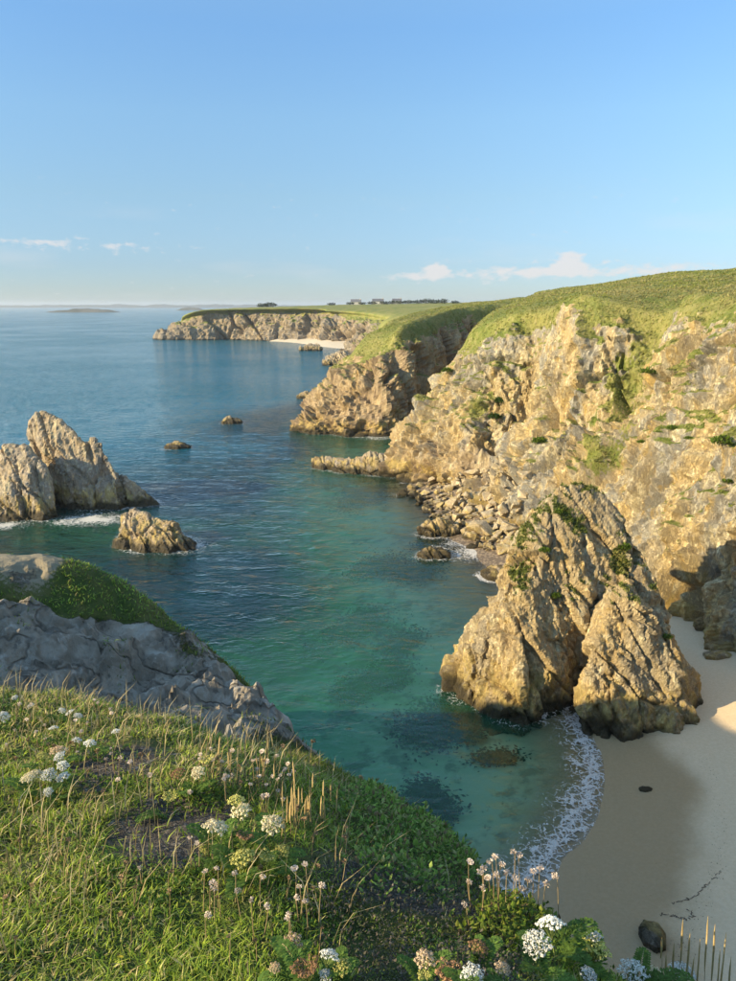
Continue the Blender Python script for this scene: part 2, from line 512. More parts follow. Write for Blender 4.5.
def water_material():
    t = NT('sea_water')
    p = t.pos()
    d = t.math('MAXIMUM', t.attr('depth'), 0.0)
    foam = t.attr('foam')
    chop = t.noise(t.scale(p, (0.75, 1.25, 1)), 0.55, 2, 0.5, 0.6)
    rip = t.noise(t.scale(p, (0.7, 1.35, 1)), 1.35, 3, 0.6, 0.5)
    swell = t.noise(t.scale(p, (0.5, 1.2, 1)), 0.13, 2, 0.5)
    calm = t.map(t.noise(p, 0.012, 3, 0.55), 0.35, 0.65, 0.65, 1.2)
    shel = t.map(d, 0.8, 5.0, 0.3, 1.0)
    h = t.math('ADD', t.math('ADD', t.math('MULTIPLY', chop, 0.5), t.math('MULTIPLY', rip, 0.3)), t.math('ADD', t.math('MULTIPLY', swell, 0.45), 0.0))
    h = t.math('MULTIPLY', t.math('MULTIPLY', h, shel), calm)
    nrm = t.bump(h, 1.0, 1.0)
    # water body: what light comes back out of it, by depth
    cc = t.n('ShaderNodeCombineColor')
    for i, k in enumerate((0.40, 0.085, 0.15)):
        t.put(cc.inputs[i], t.math('POWER', 2.71828, t.math('MULTIPLY', d, -k * 0.95)))
    tr = t.n('ShaderNodeBsdfTransparent'); t.put(tr.inputs[0], cc.outputs[0])
    deep = t.mix(t.map(d, 1.0, 6.5), (0.05, 0.23, 0.115), (0.001, 0.026, 0.027))
    deep = t.mix(t.map(d, 5.5, 13.0), deep, (0.004, 0.115, 0.165))
    dif = t.n('ShaderNodeBsdfDiffuse'); t.put(dif.inputs[0], deep); t.put(dif.inputs['Normal'], nrm)
    body = t.n('ShaderNodeMixShader')
    t.put(body.inputs[0], t.math('SUBTRACT', 1.0, t.math('POWER', 2.71828, t.math('MULTIPLY', d, -0.18))))
    t.t.links.new(tr.outputs[0], body.inputs[1]); t.t.links.new(dif.outputs[0], body.inputs[2])
    gl = t.n('ShaderNodeBsdfGlossy'); gl.inputs['Roughness'].default_value = 0.08; t.put(gl.inputs['Normal'], nrm)
    gl.inputs[0].default_value = (1, 1, 1, 1)
    fr = t.n('ShaderNodeFresnel'); fr.inputs['IOR'].default_value = 1.333; t.put(fr.inputs['Normal'], nrm)
    srf = t.n('ShaderNodeMixShader'); t.put(srf.inputs[0], fr.outputs[0])
    t.t.links.new(body.outputs[0], srf.inputs[1]); t.t.links.new(gl.outputs[0], srf.inputs[2])
    # foam lace
    l1 = t.vor(t.vadd(p, t.scale(t.noise(p, 1.2, 4, 0.6, color=True), (0.9, 0.9, 0))), 2.2, 'DISTANCE_TO_EDGE')
    l2 = t.vor(t.vadd(p, t.scale(t.noise(p, 3.0, 4, 0.6, color=True), (0.4, 0.4, 0))), 5.5, 'DISTANCE_TO_EDGE')
    lace = t.math('ADD', t.map(l1, 0.16, 0.0, 0, 0.75), t.map(l2, 0.16, 0.0, 0, 0.6))
    lace = t.math('ADD', lace, t.math('MULTIPLY', t.math('SUBTRACT', t.noise(p, 2.4, 5, 0.75), 0.5), 0.7))
    fm = t.map(t.math('ADD', t.math('MULTIPLY', lace, 0.55), t.math('SUBTRACT', t.math('MULTIPLY', foam, 1.15), 0.72)), 0.0, 0.28)
    fm = t.math('MULTIPLY', fm, t.map(foam, 0.03, 0.15))
    fd = t.n('ShaderNodeBsdfDiffuse'); fd.inputs[0].default_value = (0.76, 0.72, 0.65, 1)
    t.put(fd.inputs['Normal'], t.bump(lace, 0.7, 0.08))
    fin = t.n('ShaderNodeMixShader'); t.put(fin.inputs[0], t.math('MULTIPLY', fm, 0.8))
    t.t.links.new(srf.outputs[0], fin.inputs[1]); t.t.links.new(fd.outputs[0], fin.inputs[2])
    return t.done(fin.outputs[0])
M['water'] = water_material()

# ------------------------------------------------------------------ seabed and beach (one height field)
SB = [  # x, y, z
    (13.4, 38.6, 0), (12.9, 35.4, 0), (11.2, 31.7, 0), (9.0, 28.9, 0), (6.5, 26, 0), (3, 23, 0), (18, 30, .75), (19, 37, .7), (22.5, 43, 1.0), (25, 52, 1.25), (14, 23, .65), (10, 21, .35),
    (26, 30, 1.7), (22, 20, 1.5), (14, 12, 1.5), (17.5, 33.5, .55), (15.5, 29, .5), (11.5, 44, -.5), (15, 44, .1), (14, 41, .05), (12, 54, -.2), (18, 54, .8), (22, 60, 1.3), (20, 68, 1.4), (9.5, 50, -.7), (10, 60, -.3),
    (11.3, 73.7, 0), (8.8, 85, 0), (7.2, 94, 0), (7, 104, 0), (15, 80, 1.4), (13, 92, 1.6), (11, 100, 1.4), (9.5, 66, -.35), (19, 85, 3), (30, 75, 4), (30, 100, 4), (36, 40, 2.5),
    (8.5, 38, -1.0), (5.6, 45, -1.0), (5.0, 33, -1.3), (1, 40, -1.7), (5, 58, -.9), (4, 75, -.6), (3.0, 90, -.7), (-8, 108, -2.8), (6, 66, -.7), (-1, 50, -2.2), (-2, 64, -2.8), (-8, 48, -3.0), (-6, 60, -5.2), (-12, 70, -6.5), (-5, 82, -2.6),
    (-3, 33, -1.8), (-6, 40, -2.8), (-2, 98, -1.4), (1, 66, -1.1), (0, 75, -1.3), (-1, 58, -1.8), (-20, 92, -7.5), (-14, 55, -6.5), (-30, 66, -6), (-26, 78, -3.5), (-38, 84, -4), (-45, 74, -6), (-20, 130, -9), (-5, 126, -2.6), (0, 134, -2), (9, 132, -1.4), (14, 134, -1), (-8, 140, -3), (-60, 150, -14),
    (-34, 140, -9), (-30, 200, -14), (-20, 300, -13), (-12, 180, -4), (-100, 120, -15), (-60, 60, -9), (-50, 30, -7), (-20, 40, -4), (-200, 300, -18), (-60, 470, -9), (-20, 490, -4), (40, 300, -3), (60, 130, 3), (60, 20, 3)]
SB = np.array(SB, float)
seabed_fit = rbf_fit(SB[:, :2], SB[:, 2], 0.02)
def seabed(Q):
    Q = np.asarray(Q, float)
    z = seabed_fit(Q)
    far = sstep(250, 700, np.hypot(Q[:, 0], Q[:, 1]))
    z = z * (1 - far) + (-18) * far
    q3 = np.concatenate([Q * 0.22, np.full((len(Q), 1), 4.2)], 1)
    deepk = np.clip(-z * 0.28, 0, 1)
    z = z + deepk * 1.0 * fbm(q3, 3, 4, 0.55)
    q4 = np.concatenate([Q * 0.5, np.full((len(Q), 1), 1.2)], 1)
    return z + 0.06 * perlin(q4, 9)
def axis(lo, hi, step, far_lo, far_hi, n):
    a = np.arange(lo, hi + step / 2, step)
    l = lo - np.geomspace(step, lo - far_lo, n)[::-1]
    r = hi + np.geomspace(step, far_hi - hi, n)
    return np.concatenate([l, a, r])
ax = axis(-45, 30, 0.5, -13500, 13500, 45)
ay = axis(16, 140, 0.5, -13500, 13500, 45)
gx, gy = np.meshgrid(ax, ay, indexing='ij')
Q = np.stack([gx.ravel(), gy.ravel()], 1)
z = np.clip(seabed(Q), -19.5, 6)
link('beach', mesh_from('beach', np.c_[Q, z], grid_faces(len(ax), len(ay)), [M['sand']]), kind='structure', label='pale sandy beach and seabed sloping into the cove')

# ------------------------------------------------------------------ sea
WL = []                                     # waterline points of the rocks, for the wash
SURF = [G(*q) for q in ((578, 728), (590, 752), (592, 775), (584, 805), (566, 832), (545, 858), (520, 880), (492, 905))]
def poly_dist(Q, pts):
    best = np.full(len(Q), 1e9)
    for a, b in zip(pts[:-1], pts[1:]):
        a, b = np.array(a[:2]), np.array(b[:2])
        t = np.clip(((Q - a) @ (b - a)) / ((b - a) @ (b - a)), 0, 1)
        best = np.minimum(best, np.linalg.norm(Q - a - t[:, None] * (b - a), axis=1))
    return best
def sea_grid():
    th = np.radians(np.concatenate([np.linspace(-180, -48, 24)[:-1], np.linspace(-48, 42, 520), np.linspace(42, 180, 24)[1:]]))
    r = np.concatenate([np.geomspace(12, 27, 30)[:-1], np.geomspace(27, 150, 330)[:-1], np.geomspace(150, 13400, 110)])
    T, R = np.meshgrid(th, r, indexing='ij')
    return len(th), len(r), np.stack([(R * np.sin(T)).ravel(), (R * np.cos(T)).ravel()], 1)
nt, nr, Q = sea_grid()
dep = -seabed(Q)
r = np.hypot(Q[:, 0], Q[:, 1])
foam = np.zeros(len(Q))
wob = fbm(np.c_[Q * 0.7, np.zeros(len(Q))], 21, 3)
ds = poly_dist(Q, SURF)
# surf band: broken at the run-up edge, thinning seaward
foam = np.maximum(foam, np.exp(-(np.maximum(ds + wob * 0.8 - 0.05, 0) / 0.5) ** 2) * (0.70 + 0.35 * wob))
foam = np.maximum(foam, 0.45 * np.exp(-(np.maximum(ds - 0.2, 0) / 1.6) ** 2) * (0.8 + 1.1 * wob))
def splash(px, py, rad, amp, asp=1.0):
    global foam
    c = G(px, py)
    d = np.hypot((Q[:, 0] - c[0]) / asp, Q[:, 1] - c[1]) + wob * rad * 0.6
    foam = np.maximum(foam, amp * np.exp(-(d / rad) ** 2))
for a in ((468, 543, 1.6, .8, 1.6), (485, 552, 2.4, .85, 1.4), (474, 556, 1.8, .6, 1.5), (440, 549, 1.0, .7), (92, 519, 2.2, .95, 1.8), (78, 522, 2.0, .6, 1.8), (62, 523, 1.2, .6, 1.5), (4, 525, 1.6, .8, 1.6),
          (130, 507, 1.2, .5, 2.0), (195, 545, 1.2, .55, 1.6), (178, 551, 1.1, .5, 2), (545, 885, 2.0, .5), (432, 487, 1.5, .45, 2), (408, 478, 1.5, .4, 2), (378, 438, 2, .5, 2), (470, 494, 1.2, .4, 2), (168, 449, 1.5, .4, 1.6), (238, 424, 1.5, .4, 1.6), (580, 722, 1.3, .8)):
    splash(*a)
# thin wash wherever the bed comes close to the surface
foam = np.maximum(foam, 0.25 * np.exp(-(np.maximum(dep, 0) / 0.06) ** 2) * (r < 160))
zs = np.zeros(len(Q))
k = np.clip((r - 12) / 20, 0, 1) * np.clip(1 - r / 700, 0, 1) * np.clip(dep / 2.5, 0.08, 1)
for lam, ang, amp in ((9.0, 20, .05), (5.2, -15, .035), (3.1, 40, .022), (2.3, 5, .018)):
    a = math.radians(ang)
    zs += amp * k * np.sin((Q[:, 0] * math.sin(a) + Q[:, 1] * math.cos(a)) * 2 * math.pi / lam + 2.5 * fbm(np.c_[Q * 0.08, np.full(len(Q), lam)], 31, 2))
SEA = (nt, nr, Q.copy(), zs, dep, foam, wob, r)

# ------------------------------------------------------------------ cliffs
def cliff_mesh(name, stations, spacing, nv, mat, big_amp=1.0, freq=1.0, edge=3.0, veg_fn=None, seed=0):
    S = np.array(stations, float)
    foot = S[:, :1].copy(); foot[:, 0, 2] = -6
    S = np.concatenate([foot, S], 1)                      # rows: foot, base, ... inland
    # even spacing along the coast
    t = np.linspace(0, len(S) - 1, 4000)
    c = catmull(S[:, 3], t)
    seg = np.linalg.norm(np.diff(c, axis=0), axis=1)
    mid = 0.5 * (c[1:] + c[:-1])
    w = seg / np.maximum(spacing(np.hypot(mid[:, 0], mid[:, 1])), 1e-3)
    cum = np.concatenate([[0], np.cumsum(w)])
    nu = int(cum[-1]) + 1
    tu = np.interp(np.linspace(0, cum[-1], nu), cum, t)
    A = catmull(S, tu)                                    # nu, M, 3
    tv = np.concatenate([np.linspace(i, i + 1, k + 1)[:-1] for i, k in enumerate(nv)] + [[len(nv)]])
    B = catmull(np.swapaxes(A, 0, 1), tv)                 # nv, nu, 3
    B = np.swapaxes(B, 0, 1)
    nvv = len(tv)
    V = B.reshape(-1, 3)
    Fq = grid_faces(nu, nvv)
    N = vnormals(V, Fq)
    if N[nvv // 2 :: nvv, 2].mean() < 0:
        Fq = Fq[:, ::-1]; N = -N
    vv = np.tile(tv, nu)
    rockw = 1 - sstep(edge + 0.72, edge + 1.12, vv + 0.42 * perlin(V * 0.22, seed + 2) + 0.42 * perlin(V * 0.6, seed + 3) + 0.3 * perlin(V * 1.7, seed + 4))
    warp = np.stack([perlin(V * 0.13 * freq, seed + 41), perlin(V * 0.13 * freq, seed + 42), perlin(V * 0.13 * freq, seed + 43)], 1) * 1.1 / freq
    P = V + warp
    lean = np.stack([P[:, 0] + 0.25 * P[:, 2], P[:, 1] - 0.2 * P[:, 2], P[:, 2]], 1)
    sl = np.stack([lean[:, 0] * 0.5 + lean[:, 1] * 0.87, lean[:, 1] * 0.5 - lean[:, 0] * 0.87, lean[:, 2]], 1)
    f1, e1 = facet(sl * np.array([1 / 4.6, 1 / 8., 1 / 15.]) * freq, seed + 1, 1.2)
    f2, e2 = facet(sl * np.array([1 / 1.9, 1 / 3.2, 1 / 5.5]) * freq, seed + 2, 1.3)
    f3, e3 = facet(lean * np.array([1 / 1.0, 1 / .75, 1 / 1.5]) * freq, seed + 3, 1.5)
    m2 = sstep(0.0, 0.4, perlin(V * 0.16 * freq, seed + 61))
    d = big_amp * (2.7 * f1 + (0.85 + 0.95 * m2) * f2 + (0.55 + 0.5 * m2) * f3) / freq
    d += big_amp * ((1.7 if freq > .6 else .7) * fbm(sl * np.array([.17, .17, .035]) * freq, seed + 8, 4, 0.55, ridged=True) + 0.38 * fbm(V * 1.1 * freq, seed + 9, 4, 0.68)) / freq
    d -= big_amp * (m2 * 0.75 * np.exp(-(e2 / 0.06) ** 2) + 2.0 * np.exp(-(e1 / 0.05) ** 2) * sstep(-.2, .15, perlin(V * 0.12 * freq, seed + 66))) / freq
    g = 0.5 * fbm(V * 0.11, seed + 12, 3) + 0.12 * fbm(V * 0.6 * freq, seed + 13, 3)
    rim = 1 - 0.72 * sstep(edge + 0.25, edge + 1.0, vv)
    D = rockw * d * rim + (1 - rockw) * g
    V2 = V + N * D[:, None]
    N2 = vnormals(V2, Fq)
    nz = N2[:, 2]
    pn = fbm(V2 * 0.28 * freq, seed + 20, 4)
    veg = (1 - rockw) * 1.0 + rockw * 0.8 * sstep(0.55, 0.9, nz + 0.4 * pn + 0.016 * (V2[:, 2] - 14)) * sstep(4.5, 10, V2[:, 2] + 4 * pn)
    if veg_fn is not None:
        veg = veg_fn(V2, veg, vv, pn)
    brown = sstep(112, 140, V2[:, 1] + 12 * pn) * 0.85
    brown = np.maximum(brown, sstep(9, 2, V2[:, 2] + 5 * pn) * sstep(80, 100, V2[:, 1]) * 0.9)
    WL.append(V2[np.abs(V2[:, 2]) < 0.3][::2])
    me = mesh_from(name, V2, Fq, [mat], smooth=False, attrs={'veg': np.clip(veg, 0, 1), 'brown': np.clip(brown, 0, 1)})
    return me, V2, Fq, np.clip(veg, 0, 1), N2

ST = [
    [(31, 18, 1), (33, 17, 9), (37, 16, 17), (42, 15, 24), (50, 14, 26.5), (75, 10, 29)],
    [(29.5, 30, 1), (31.5, 30, 8), (34.5, 30, 17), (39, 30, 24.5), (46.5, 30, 27), (75, 28, 29)],
    [(27.5, 41, .8), (29.5, 41.5, 8), (32.5, 42.5, 16), (35.8, 43.5, 24.6), (44, 45, 27), (75, 48, 30)],
    [(25.8, 50, .7), (27.8, 51, 8), (30.5, 53, 16), (33.8, 55, 24.6), (42, 58, 27), (75, 66, 30.5)],
    [(24, 58, .7), (26, 60, 8), (29, 62.5, 16), (32.3, 65.5, 24.6), (40, 70, 26.8), (75, 80, 30.5)],
    [(21.7, 66, 1.2), (24.2, 68.5, 7.5), (28, 71.5, 15.5), (30.8, 74.6, 24.7), (38, 80, 26.8), (73, 98, 31)],
    [(19, 73, 1.7), (22.5, 76.5, 7), (28, 80, 14.5), (32.5, 83, 21), (38, 88, 26), (70, 112, 31)],
    [(17, 79.5, 1.8), (20, 83, 7), (24, 86, 15), (26.5, 89.3, 24.7), (33, 95, 26.5), (66, 125, 31)],
    [(15.5, 86, 1.8), (18.5, 89.5, 6.5), (22.5, 93.5, 15), (24.4, 96.6, 24.6), (30, 103, 26.3), (60, 140, 31)],
    [(14.5, 92.5, 1.8), (18.5, 97, 5.5), (23.5, 101.5, 12), (25, 105, 21.5), (28.5, 112, 25.6), (55, 155, 30.5)],
    [(11.5, 97.5, 1.5), (14, 101, 6.5), (17.5, 105, 13.5), (20.5, 109.5, 22), (25, 117, 25.2), (50, 165, 29.5)],
    [(8, 103, .5), (10, 106, 6), (13.5, 109, 12), (17.8, 113, 19.5), (23, 121, 24.5), (47, 172, 29)],
    [(4.0, 110.5, -.5), (5.6, 112.5, 4), (9.4, 115, 10.5), (14.2, 118, 17.5), (20.5, 126, 23.6), (44, 180, 28.5)],
    [(4.2, 118, -.5), (6.4, 118.5, 5), (11.5, 119.5, 11), (16, 121.5, 17.5), (20.5, 129, 22.8), (42, 185, 28)],
    [(14, 128, -.5), (15.5, 127.5, 5), (18, 128, 11), (21, 130.5, 18), (25, 137, 23.5), (60, 185, 28.5)],
    [(25, 150, -.5), (26.5, 149, 6), (29, 149.5, 12), (32, 151, 19), (37, 155, 24), (66, 190, 28.5)],
    [(33, 174, -.5), (34, 176, 6), (35, 178, 13), (36.5, 180, 20), (40, 184, 24.6), (64, 206, 28)],
    [(22.5, 170, -.5), (22.5, 171.5, 7), (22.5, 173, 15), (23.5, 176, 22), (28, 183, 25), (56, 212, 27.5)],
    [(11, 154, -.5), (10.8, 156, 6), (10.6, 158, 13), (11.5, 161, 19), (16, 170, 23.2), (46, 214, 27)],
    [(3.5, 143, -.5), (3.2, 145, 5), (3.4, 149, 11), (5.5, 155, 17), (10.5, 165, 22.2), (40, 214, 26.6)],
    [(-7, 145, -.5), (-5, 147, 4), (-2.5, 151, 9), (2.5, 158, 15.5), (9, 168, 21), (36, 215, 26.3)],
    [(-14, 150, -.5), (-11.5, 152, 3), (-9, 156, 7.5), (-4, 163, 14), (4, 174, 20.2), (35, 225, 26)],
    [(-13, 160, -.5), (-10, 162, 4), (-7, 165, 9), (-1, 171, 15), (6, 181, 21), (35, 235, 26)],
    [(-9, 180, -.5), (-6, 182, 5), (-3, 185, 11), (2, 189, 17), (9, 196, 22.2), (36, 250, 26)],
    [(-4, 212, -.5), (-1, 214, 5), (2, 217, 11), (7, 221, 17), (14, 227, 22.2), (38, 270, 26)],
]
def near_veg(V, veg, vv, pn):
    # the grassy gully and the creeper-green hollow by the cleft
    a = sstep(4.5, 0.5, np.abs((V[:, 0] - 28.5) * 0.86 - (V[:, 1] - 80.5) * 0.5 + 3 * pn)) * sstep(6, 10, V[:, 2]) * (np.abs(V[:, 1] - 80) < 12)
    b = np.exp(-(((V[:, 0] - 15.5) / 2.6) ** 2 + ((V[:, 1] - 104.5) / 3) ** 2 + ((V[:, 2] - 9.5) / 4.0) ** 2))
    return np.maximum(np.maximum(veg, a * (0.62 + 0.9 * pn)), b * (0.85 + 0.6 * pn))
me, cV, cF, cveg, cN = cliff_mesh('cliff', ST, lambda r: np.clip(r * 0.0026, 0.17, 0.5), [8, 44, 48, 46, 34, 60], M['cliff'], veg_fn=near_veg, seed=100)
cliff_ob = link('cliff', me, kind='structure', label='sunlit tan cliffs with grassy tops along the cove and headland')

FAR = [
    [(-6, 205, -.5), (-3, 206, 5), (0, 208, 11), (5, 211, 17), (12, 216, 22), (60, 240, 26)],
    [(0, 250, -.5), (3, 252, 4), (6, 255, 8), (11, 260, 15), (20, 268, 21.5), (70, 300, 26)],
    [(4, 300, -.5), (7, 302, 4), (10, 305, 8), (16, 310, 15), (26, 320, 21.5), (80, 350, 26)],
    [(-8, 340, -.5), (-5, 342, 3), (-1, 346, 7), (7, 352, 13), (19, 362, 20.5), (90, 400, 26)],
    [(-15, 365, -.5), (-12, 368, 2.5), (-6, 374, 6), (4, 383, 12), (18, 396, 20), (95, 450, 26)],
    [(-6, 400, -.5), (-2, 404, 3), (4, 410, 8), (12, 420, 14), (24, 433, 20.5), (100, 500, 26)],
    [(-4, 450, .5), (-2, 456, 4), (0, 462, 9), (5, 470, 16), (14, 482, 21.5), (100, 550, 27)],
    [(-18, 482, .8), (-17, 485, 5), (-15, 489, 11), (-11, 496, 18), (-3, 508, 22.5), (100, 600, 27)],
    [(-30, 492, .8), (-29, 495, 6), (-27, 500, 13), (-24, 506, 19), (-18, 518, 22.5), (80, 660, 27)],
    [(-34, 512, 1), (-33, 516, 7), (-31, 520, 14), (-28, 526, 20), (-22, 538, 23), (60, 720, 27)],
    [(-50, 530, 1), (-49, 532, 7), (-48, 535, 14), (-46, 540, 20.5), (-40, 552, 23.5), (40, 760, 26)],
    [(-68, 538, .5), (-67, 540, 7), (-66, 543, 14), (-64, 547, 20.5), (-60, 558, 23.3), (20, 760, 26)],
    [(-86, 546, -.5), (-85, 548, 7), (-84, 551, 14), (-82, 555, 20.5), (-78, 566, 22.8), (0, 760, 25.5)],
    [(-106, 552, -.5), (-105, 554, 7), (-104, 557, 14), (-102, 561, 20), (-98, 570, 22.4), (-30, 760, 25)],
    [(-128, 552, -.5), (-126.5, 554, 6), (-124.5, 557, 13), (-121, 561, 19), (-115, 570, 21.9), (-60, 760, 24)],
    [(-146, 556, -.5), (-143.5, 559, 4), (-140, 562, 9.5), (-134, 567, 15.5), (-125, 577, 21), (-80, 760, 23)],
    [(-160, 568, -.5), (-156.5, 570, 2.5), (-151.5, 573, 6.5), (-144, 577, 12), (-132, 588, 19.5), (-90, 760, 22)],
    [(-158, 590, -.5), (-154, 592, 3), (-149, 594, 7), (-141, 598, 13), (-130, 606, 19.5), (-90, 770, 22)],
    [(-140, 640, -.5), (-136, 642, 4), (-131, 645, 10), (-124, 650, 16), (-114, 660, 20), (-60, 800, 22)],
]
me, fV, fF, fveg, fN = cliff_mesh('far_cliff', FAR, lambda r: np.clip(r * 0.0022, 0.5, 1.2), [4, 16, 18, 18, 18, 40], M['far'], big_amp=1.0, freq=0.42, seed=300)
link('far_cliff', me, kind='structure', label='distant grass-topped headland beyond the pale bay')

# plateau behind the cliffs, running to the horizon on the land side
def plateau_z(Q):
    d = np.hypot(Q[:, 0] - 45, Q[:, 1] - 60)
    base = 30.5 + 2.5 * np.clip((Q[:, 0] - 60) / 80, 0, 1.5) - 5.0 * sstep(120, 480, Q[:, 1])
    return base + 0.8 * fbm(np.c_[Q * 0.012, np.zeros(len(Q))], 77, 3)
pu = np.linspace(0, 1, 140); pv = np.concatenate([[0], np.geomspace(0.0015, 1, 90)])
inner = np.array([(72, -60), (73, 10), (73, 48), (72, 72), (69, 104), (62, 132), (52, 160), (44, 185), (39, 205), (36, 240), (50, 262), (70, 320), (88, 420), (95, 540), (60, 700), (0, 750), (-55, 755), (-82, 765), (-62, 795), (-40, 1100), (100, 1700)], float)
outer = np.array([(6000, -900), (6200, 0), (6300, 500), (6300, 1000), (6200, 1700), (6000, 2300), (5600, 2800), (5200, 3300), (4800, 3700), (4400, 4100), (4000, 4400), (3600, 4700), (3200, 4900), (2800, 5000), (2300, 5000), (1900, 4900), (1500, 4700), (1200, 4400), (1000, 4000), (900, 3600), (900, 3200)], float)
I = catmull(inner, pu * (len(inner) - 1)); O = catmull(outer, pu * (len(outer) - 1))
PQ = (I[:, None] * (1 - pv[None, :, None]) + O[:, None] * pv[None, :, None]).reshape(-1, 2)
inz = np.array([26, 27, 28.3, 29, 29.5, 29.5, 28, 26.8, 26, 25.2, 24.8, 24.8, 25, 25.5, 26, 24.5, 23, 21, 20, 20, 20], float)
iz = np.interp(pu * (len(inner) - 1), np.arange(len(inner)), inz)
dist = np.linalg.norm((O - I), axis=1)[:, None] * pv[None]
tgt = plateau_z(PQ).reshape(len(pu), len(pv))
kk = sstep(0, 160, dist)
pz = (iz[:, None] * (1 - kk) + tgt * kk).ravel() - 0.6 * np.tile(pv == 0, len(pu))
def turf_material():
    t = NT('turf')
    col = grass_color(t, t.pos())
    col = t.mix(t.map(t.noise(t.pos(), 0.03, 4, 0.6), 0.5, 0.62), col, (0.16, 0.12, 0.05))
    return t.done(t.bsdf(col, 0.9, t.bump(t.noise(t.pos(), 2.0, 6, 0.75), 0.8, 0.3), 0.15))
M['turf'] = turf_material()
link('plateau', mesh_from('plateau', np.c_[PQ, pz], grid_faces(len(pu), len(pv)), [M['turf']]), kind='structure', label='grassy heath plateau behind the cliff tops')

# ------------------------------------------------------------------ rocks built from faceted masses
def hull_rock(name, pieces, voxel, mat, amp=1.0, freq=1.0, seed=0, veg=None, smooth_it=1, big1=0.8, ztop=None):
    bm = bmesh.new()
    for pts in pieces:
        vs = [bm.verts.new(tuple(p)) for p in pts]
        r = bmesh.ops.convex_hull(bm, input=vs)
        kill = list({v for v in r['geom_interior'] + r['geom_unused'] if isinstance(v, bmesh.types.BMVert)})
        bmesh.ops.delete(bm, geom=kill, context='VERTS')
    me = bpy.data.meshes.new('tmp'); bm.to_mesh(me); bm.free()
    o = bpy.data.objects.new('tmp', me); COL.objects.link(o)
    md = o.modifiers.new('r', 'REMESH'); md.mode = 'VOXEL'; md.voxel_size = voxel
    ms = o.modifiers.new('s', 'SMOOTH'); ms.iterations = smooth_it; ms.factor = 0.6
    ev = o.evaluated_get(bpy.context.evaluated_depsgraph_get())
    em = ev.to_mesh()
    V = np.empty(len(em.vertices) * 3); em.vertices.foreach_get('co', V); V = V.reshape(-1, 3)
    nl = np.empty(len(em.polygons), np.int32); em.polygons.foreach_get('loop_total', nl)
    lv = np.empty(len(em.loops), np.int32); em.loops.foreach_get('vertex_index', lv)
    assert (nl == 4).all()
    Fq = lv.reshape(-1, 4)
    ev.to_mesh_clear(); bpy.data.objects.remove(o); bpy.data.meshes.remove(me)
    for it in range(1):
        N = vnormals(V, Fq)
    warp = np.stack([perlin(V * 0.3 * freq, seed + 41), perlin(V * 0.3 * freq, seed + 42), perlin(V * 0.3 * freq, seed + 43)], 1) * 0.35 / freq
    P = V + warp
    lean = np.stack([P[:, 0] + 0.35 * P[:, 2], P[:, 1] - 0.2 * P[:, 2], P[:, 2]], 1)
    sl = np.stack([lean[:, 0] * 0.8 + lean[:, 1] * 0.6, lean[:, 1] * 0.8 - lean[:, 0] * 0.6, lean[:, 2]], 1)
    f1, e1 = facet(sl * np.array([1 / 2.3, 1 / 3.6, 1 / 8.5]) * freq, seed + 1, 1.3)
    f2, e2 = facet(sl * np.array([1 / .95, 1 / 1.5, 1 / 2.8]) * freq, seed + 2, 1.4)
    f3, e3 = facet(lean * np.array([1 / .5, 1 / .4, 1 / .8]) * freq, seed + 3, 1.5)
    m2 = sstep(-0.1, 0.3, perlin(V * 0.45 * freq, seed + 61))
    f4, e4 = facet(lean * np.array([1 / .24, 1 / .2, 1 / .36]) * freq, seed + 4, 1.6)
    d = (big1 * f1 + (0.32 + 0.34 * m2) * f2 + (0.13 + 0.17 * m2) * f3 + 0.085 * f4 + 0.3 * fbm(sl * np.array([.55, .55, .13]) * freq, seed + 8, 4, 0.55, ridged=True) + 0.12 * fbm(V * 2.6 * freq, seed + 9, 4, 0.6)) / freq
    d -= (m2 * 0.34 * np.exp(-(e2 / 0.06) ** 2) + 0.6 * big1 * np.exp(-(e1 / 0.04) ** 2)) / freq
    if ztop:
        d = d * (1 - 0.5 * sstep(ztop - 5, ztop, V[:, 2]))
    V2 = V + N * (amp * d)[:, None]
    WL.append(V2[np.abs(V2[:, 2]) < 0.3][::2])
    N2 = vnormals(V2, Fq)
    vg = np.zeros(len(V2))
    if veg is not None:
        vg = np.clip(veg(V2, N2), 0, 1)
    return mesh_from(name, V2, Fq, [mat], smooth=False, attrs={'veg': vg}), V2, Fq, vg, N2

def WW(*pts):
    return [W(*p) for p in pts]
def down(pts, z=-2.5, k=1.0):
    """the same outline pushed below the ground or water"""
    return [np.array([p[0], p[1], z]) for p in pts]

A_base = WW((478, 705, 42.5), (500, 722, 40.9), (524, 730, 40.1), (548, 708, 42.8), (600, 690, 45))
A_back = [np.array([18.5, 50.0, 0]), np.array([13.0, 51.5, 0]), np.array([8.5, 49.0, 0])]
pieceA = down(A_base) + A_base + down(A_back) + WW((505, 590, 44.0), (519, 612, 42.6), (548, 598, 44.0), (585, 580, 45.6), (517, 552, 46), (540, 560, 45), (575, 545, 45),
                                                     (545, 499, 46.8), (560, 488, 46.6), (582, 483, 46.8), (604, 492, 46.6), (526, 518, 46.8), (512, 540, 46.6), (508, 570, 46.2), (622, 522, 46.2)) + [np.array([15.0, 49.5, 11.5]), np.array([11.5, 49.5, 9.0])]
B_base = WW((450, 684, 45.2), (462, 703, 43.3), (486, 706, 42.7), (505, 690, 44))
pieceB = down(B_base) + B_base + WW((452, 660, 45.4), (470, 640, 44.6), (495, 612, 44.2), (512, 590, 45), (505, 580, 46)) + down([np.array([8, 48.5, 0])]) + [np.array([9, 48, 5.5])]
C_base = WW((584, 737, 39.4), (612, 746, 38.4), (640, 744, 38.4))
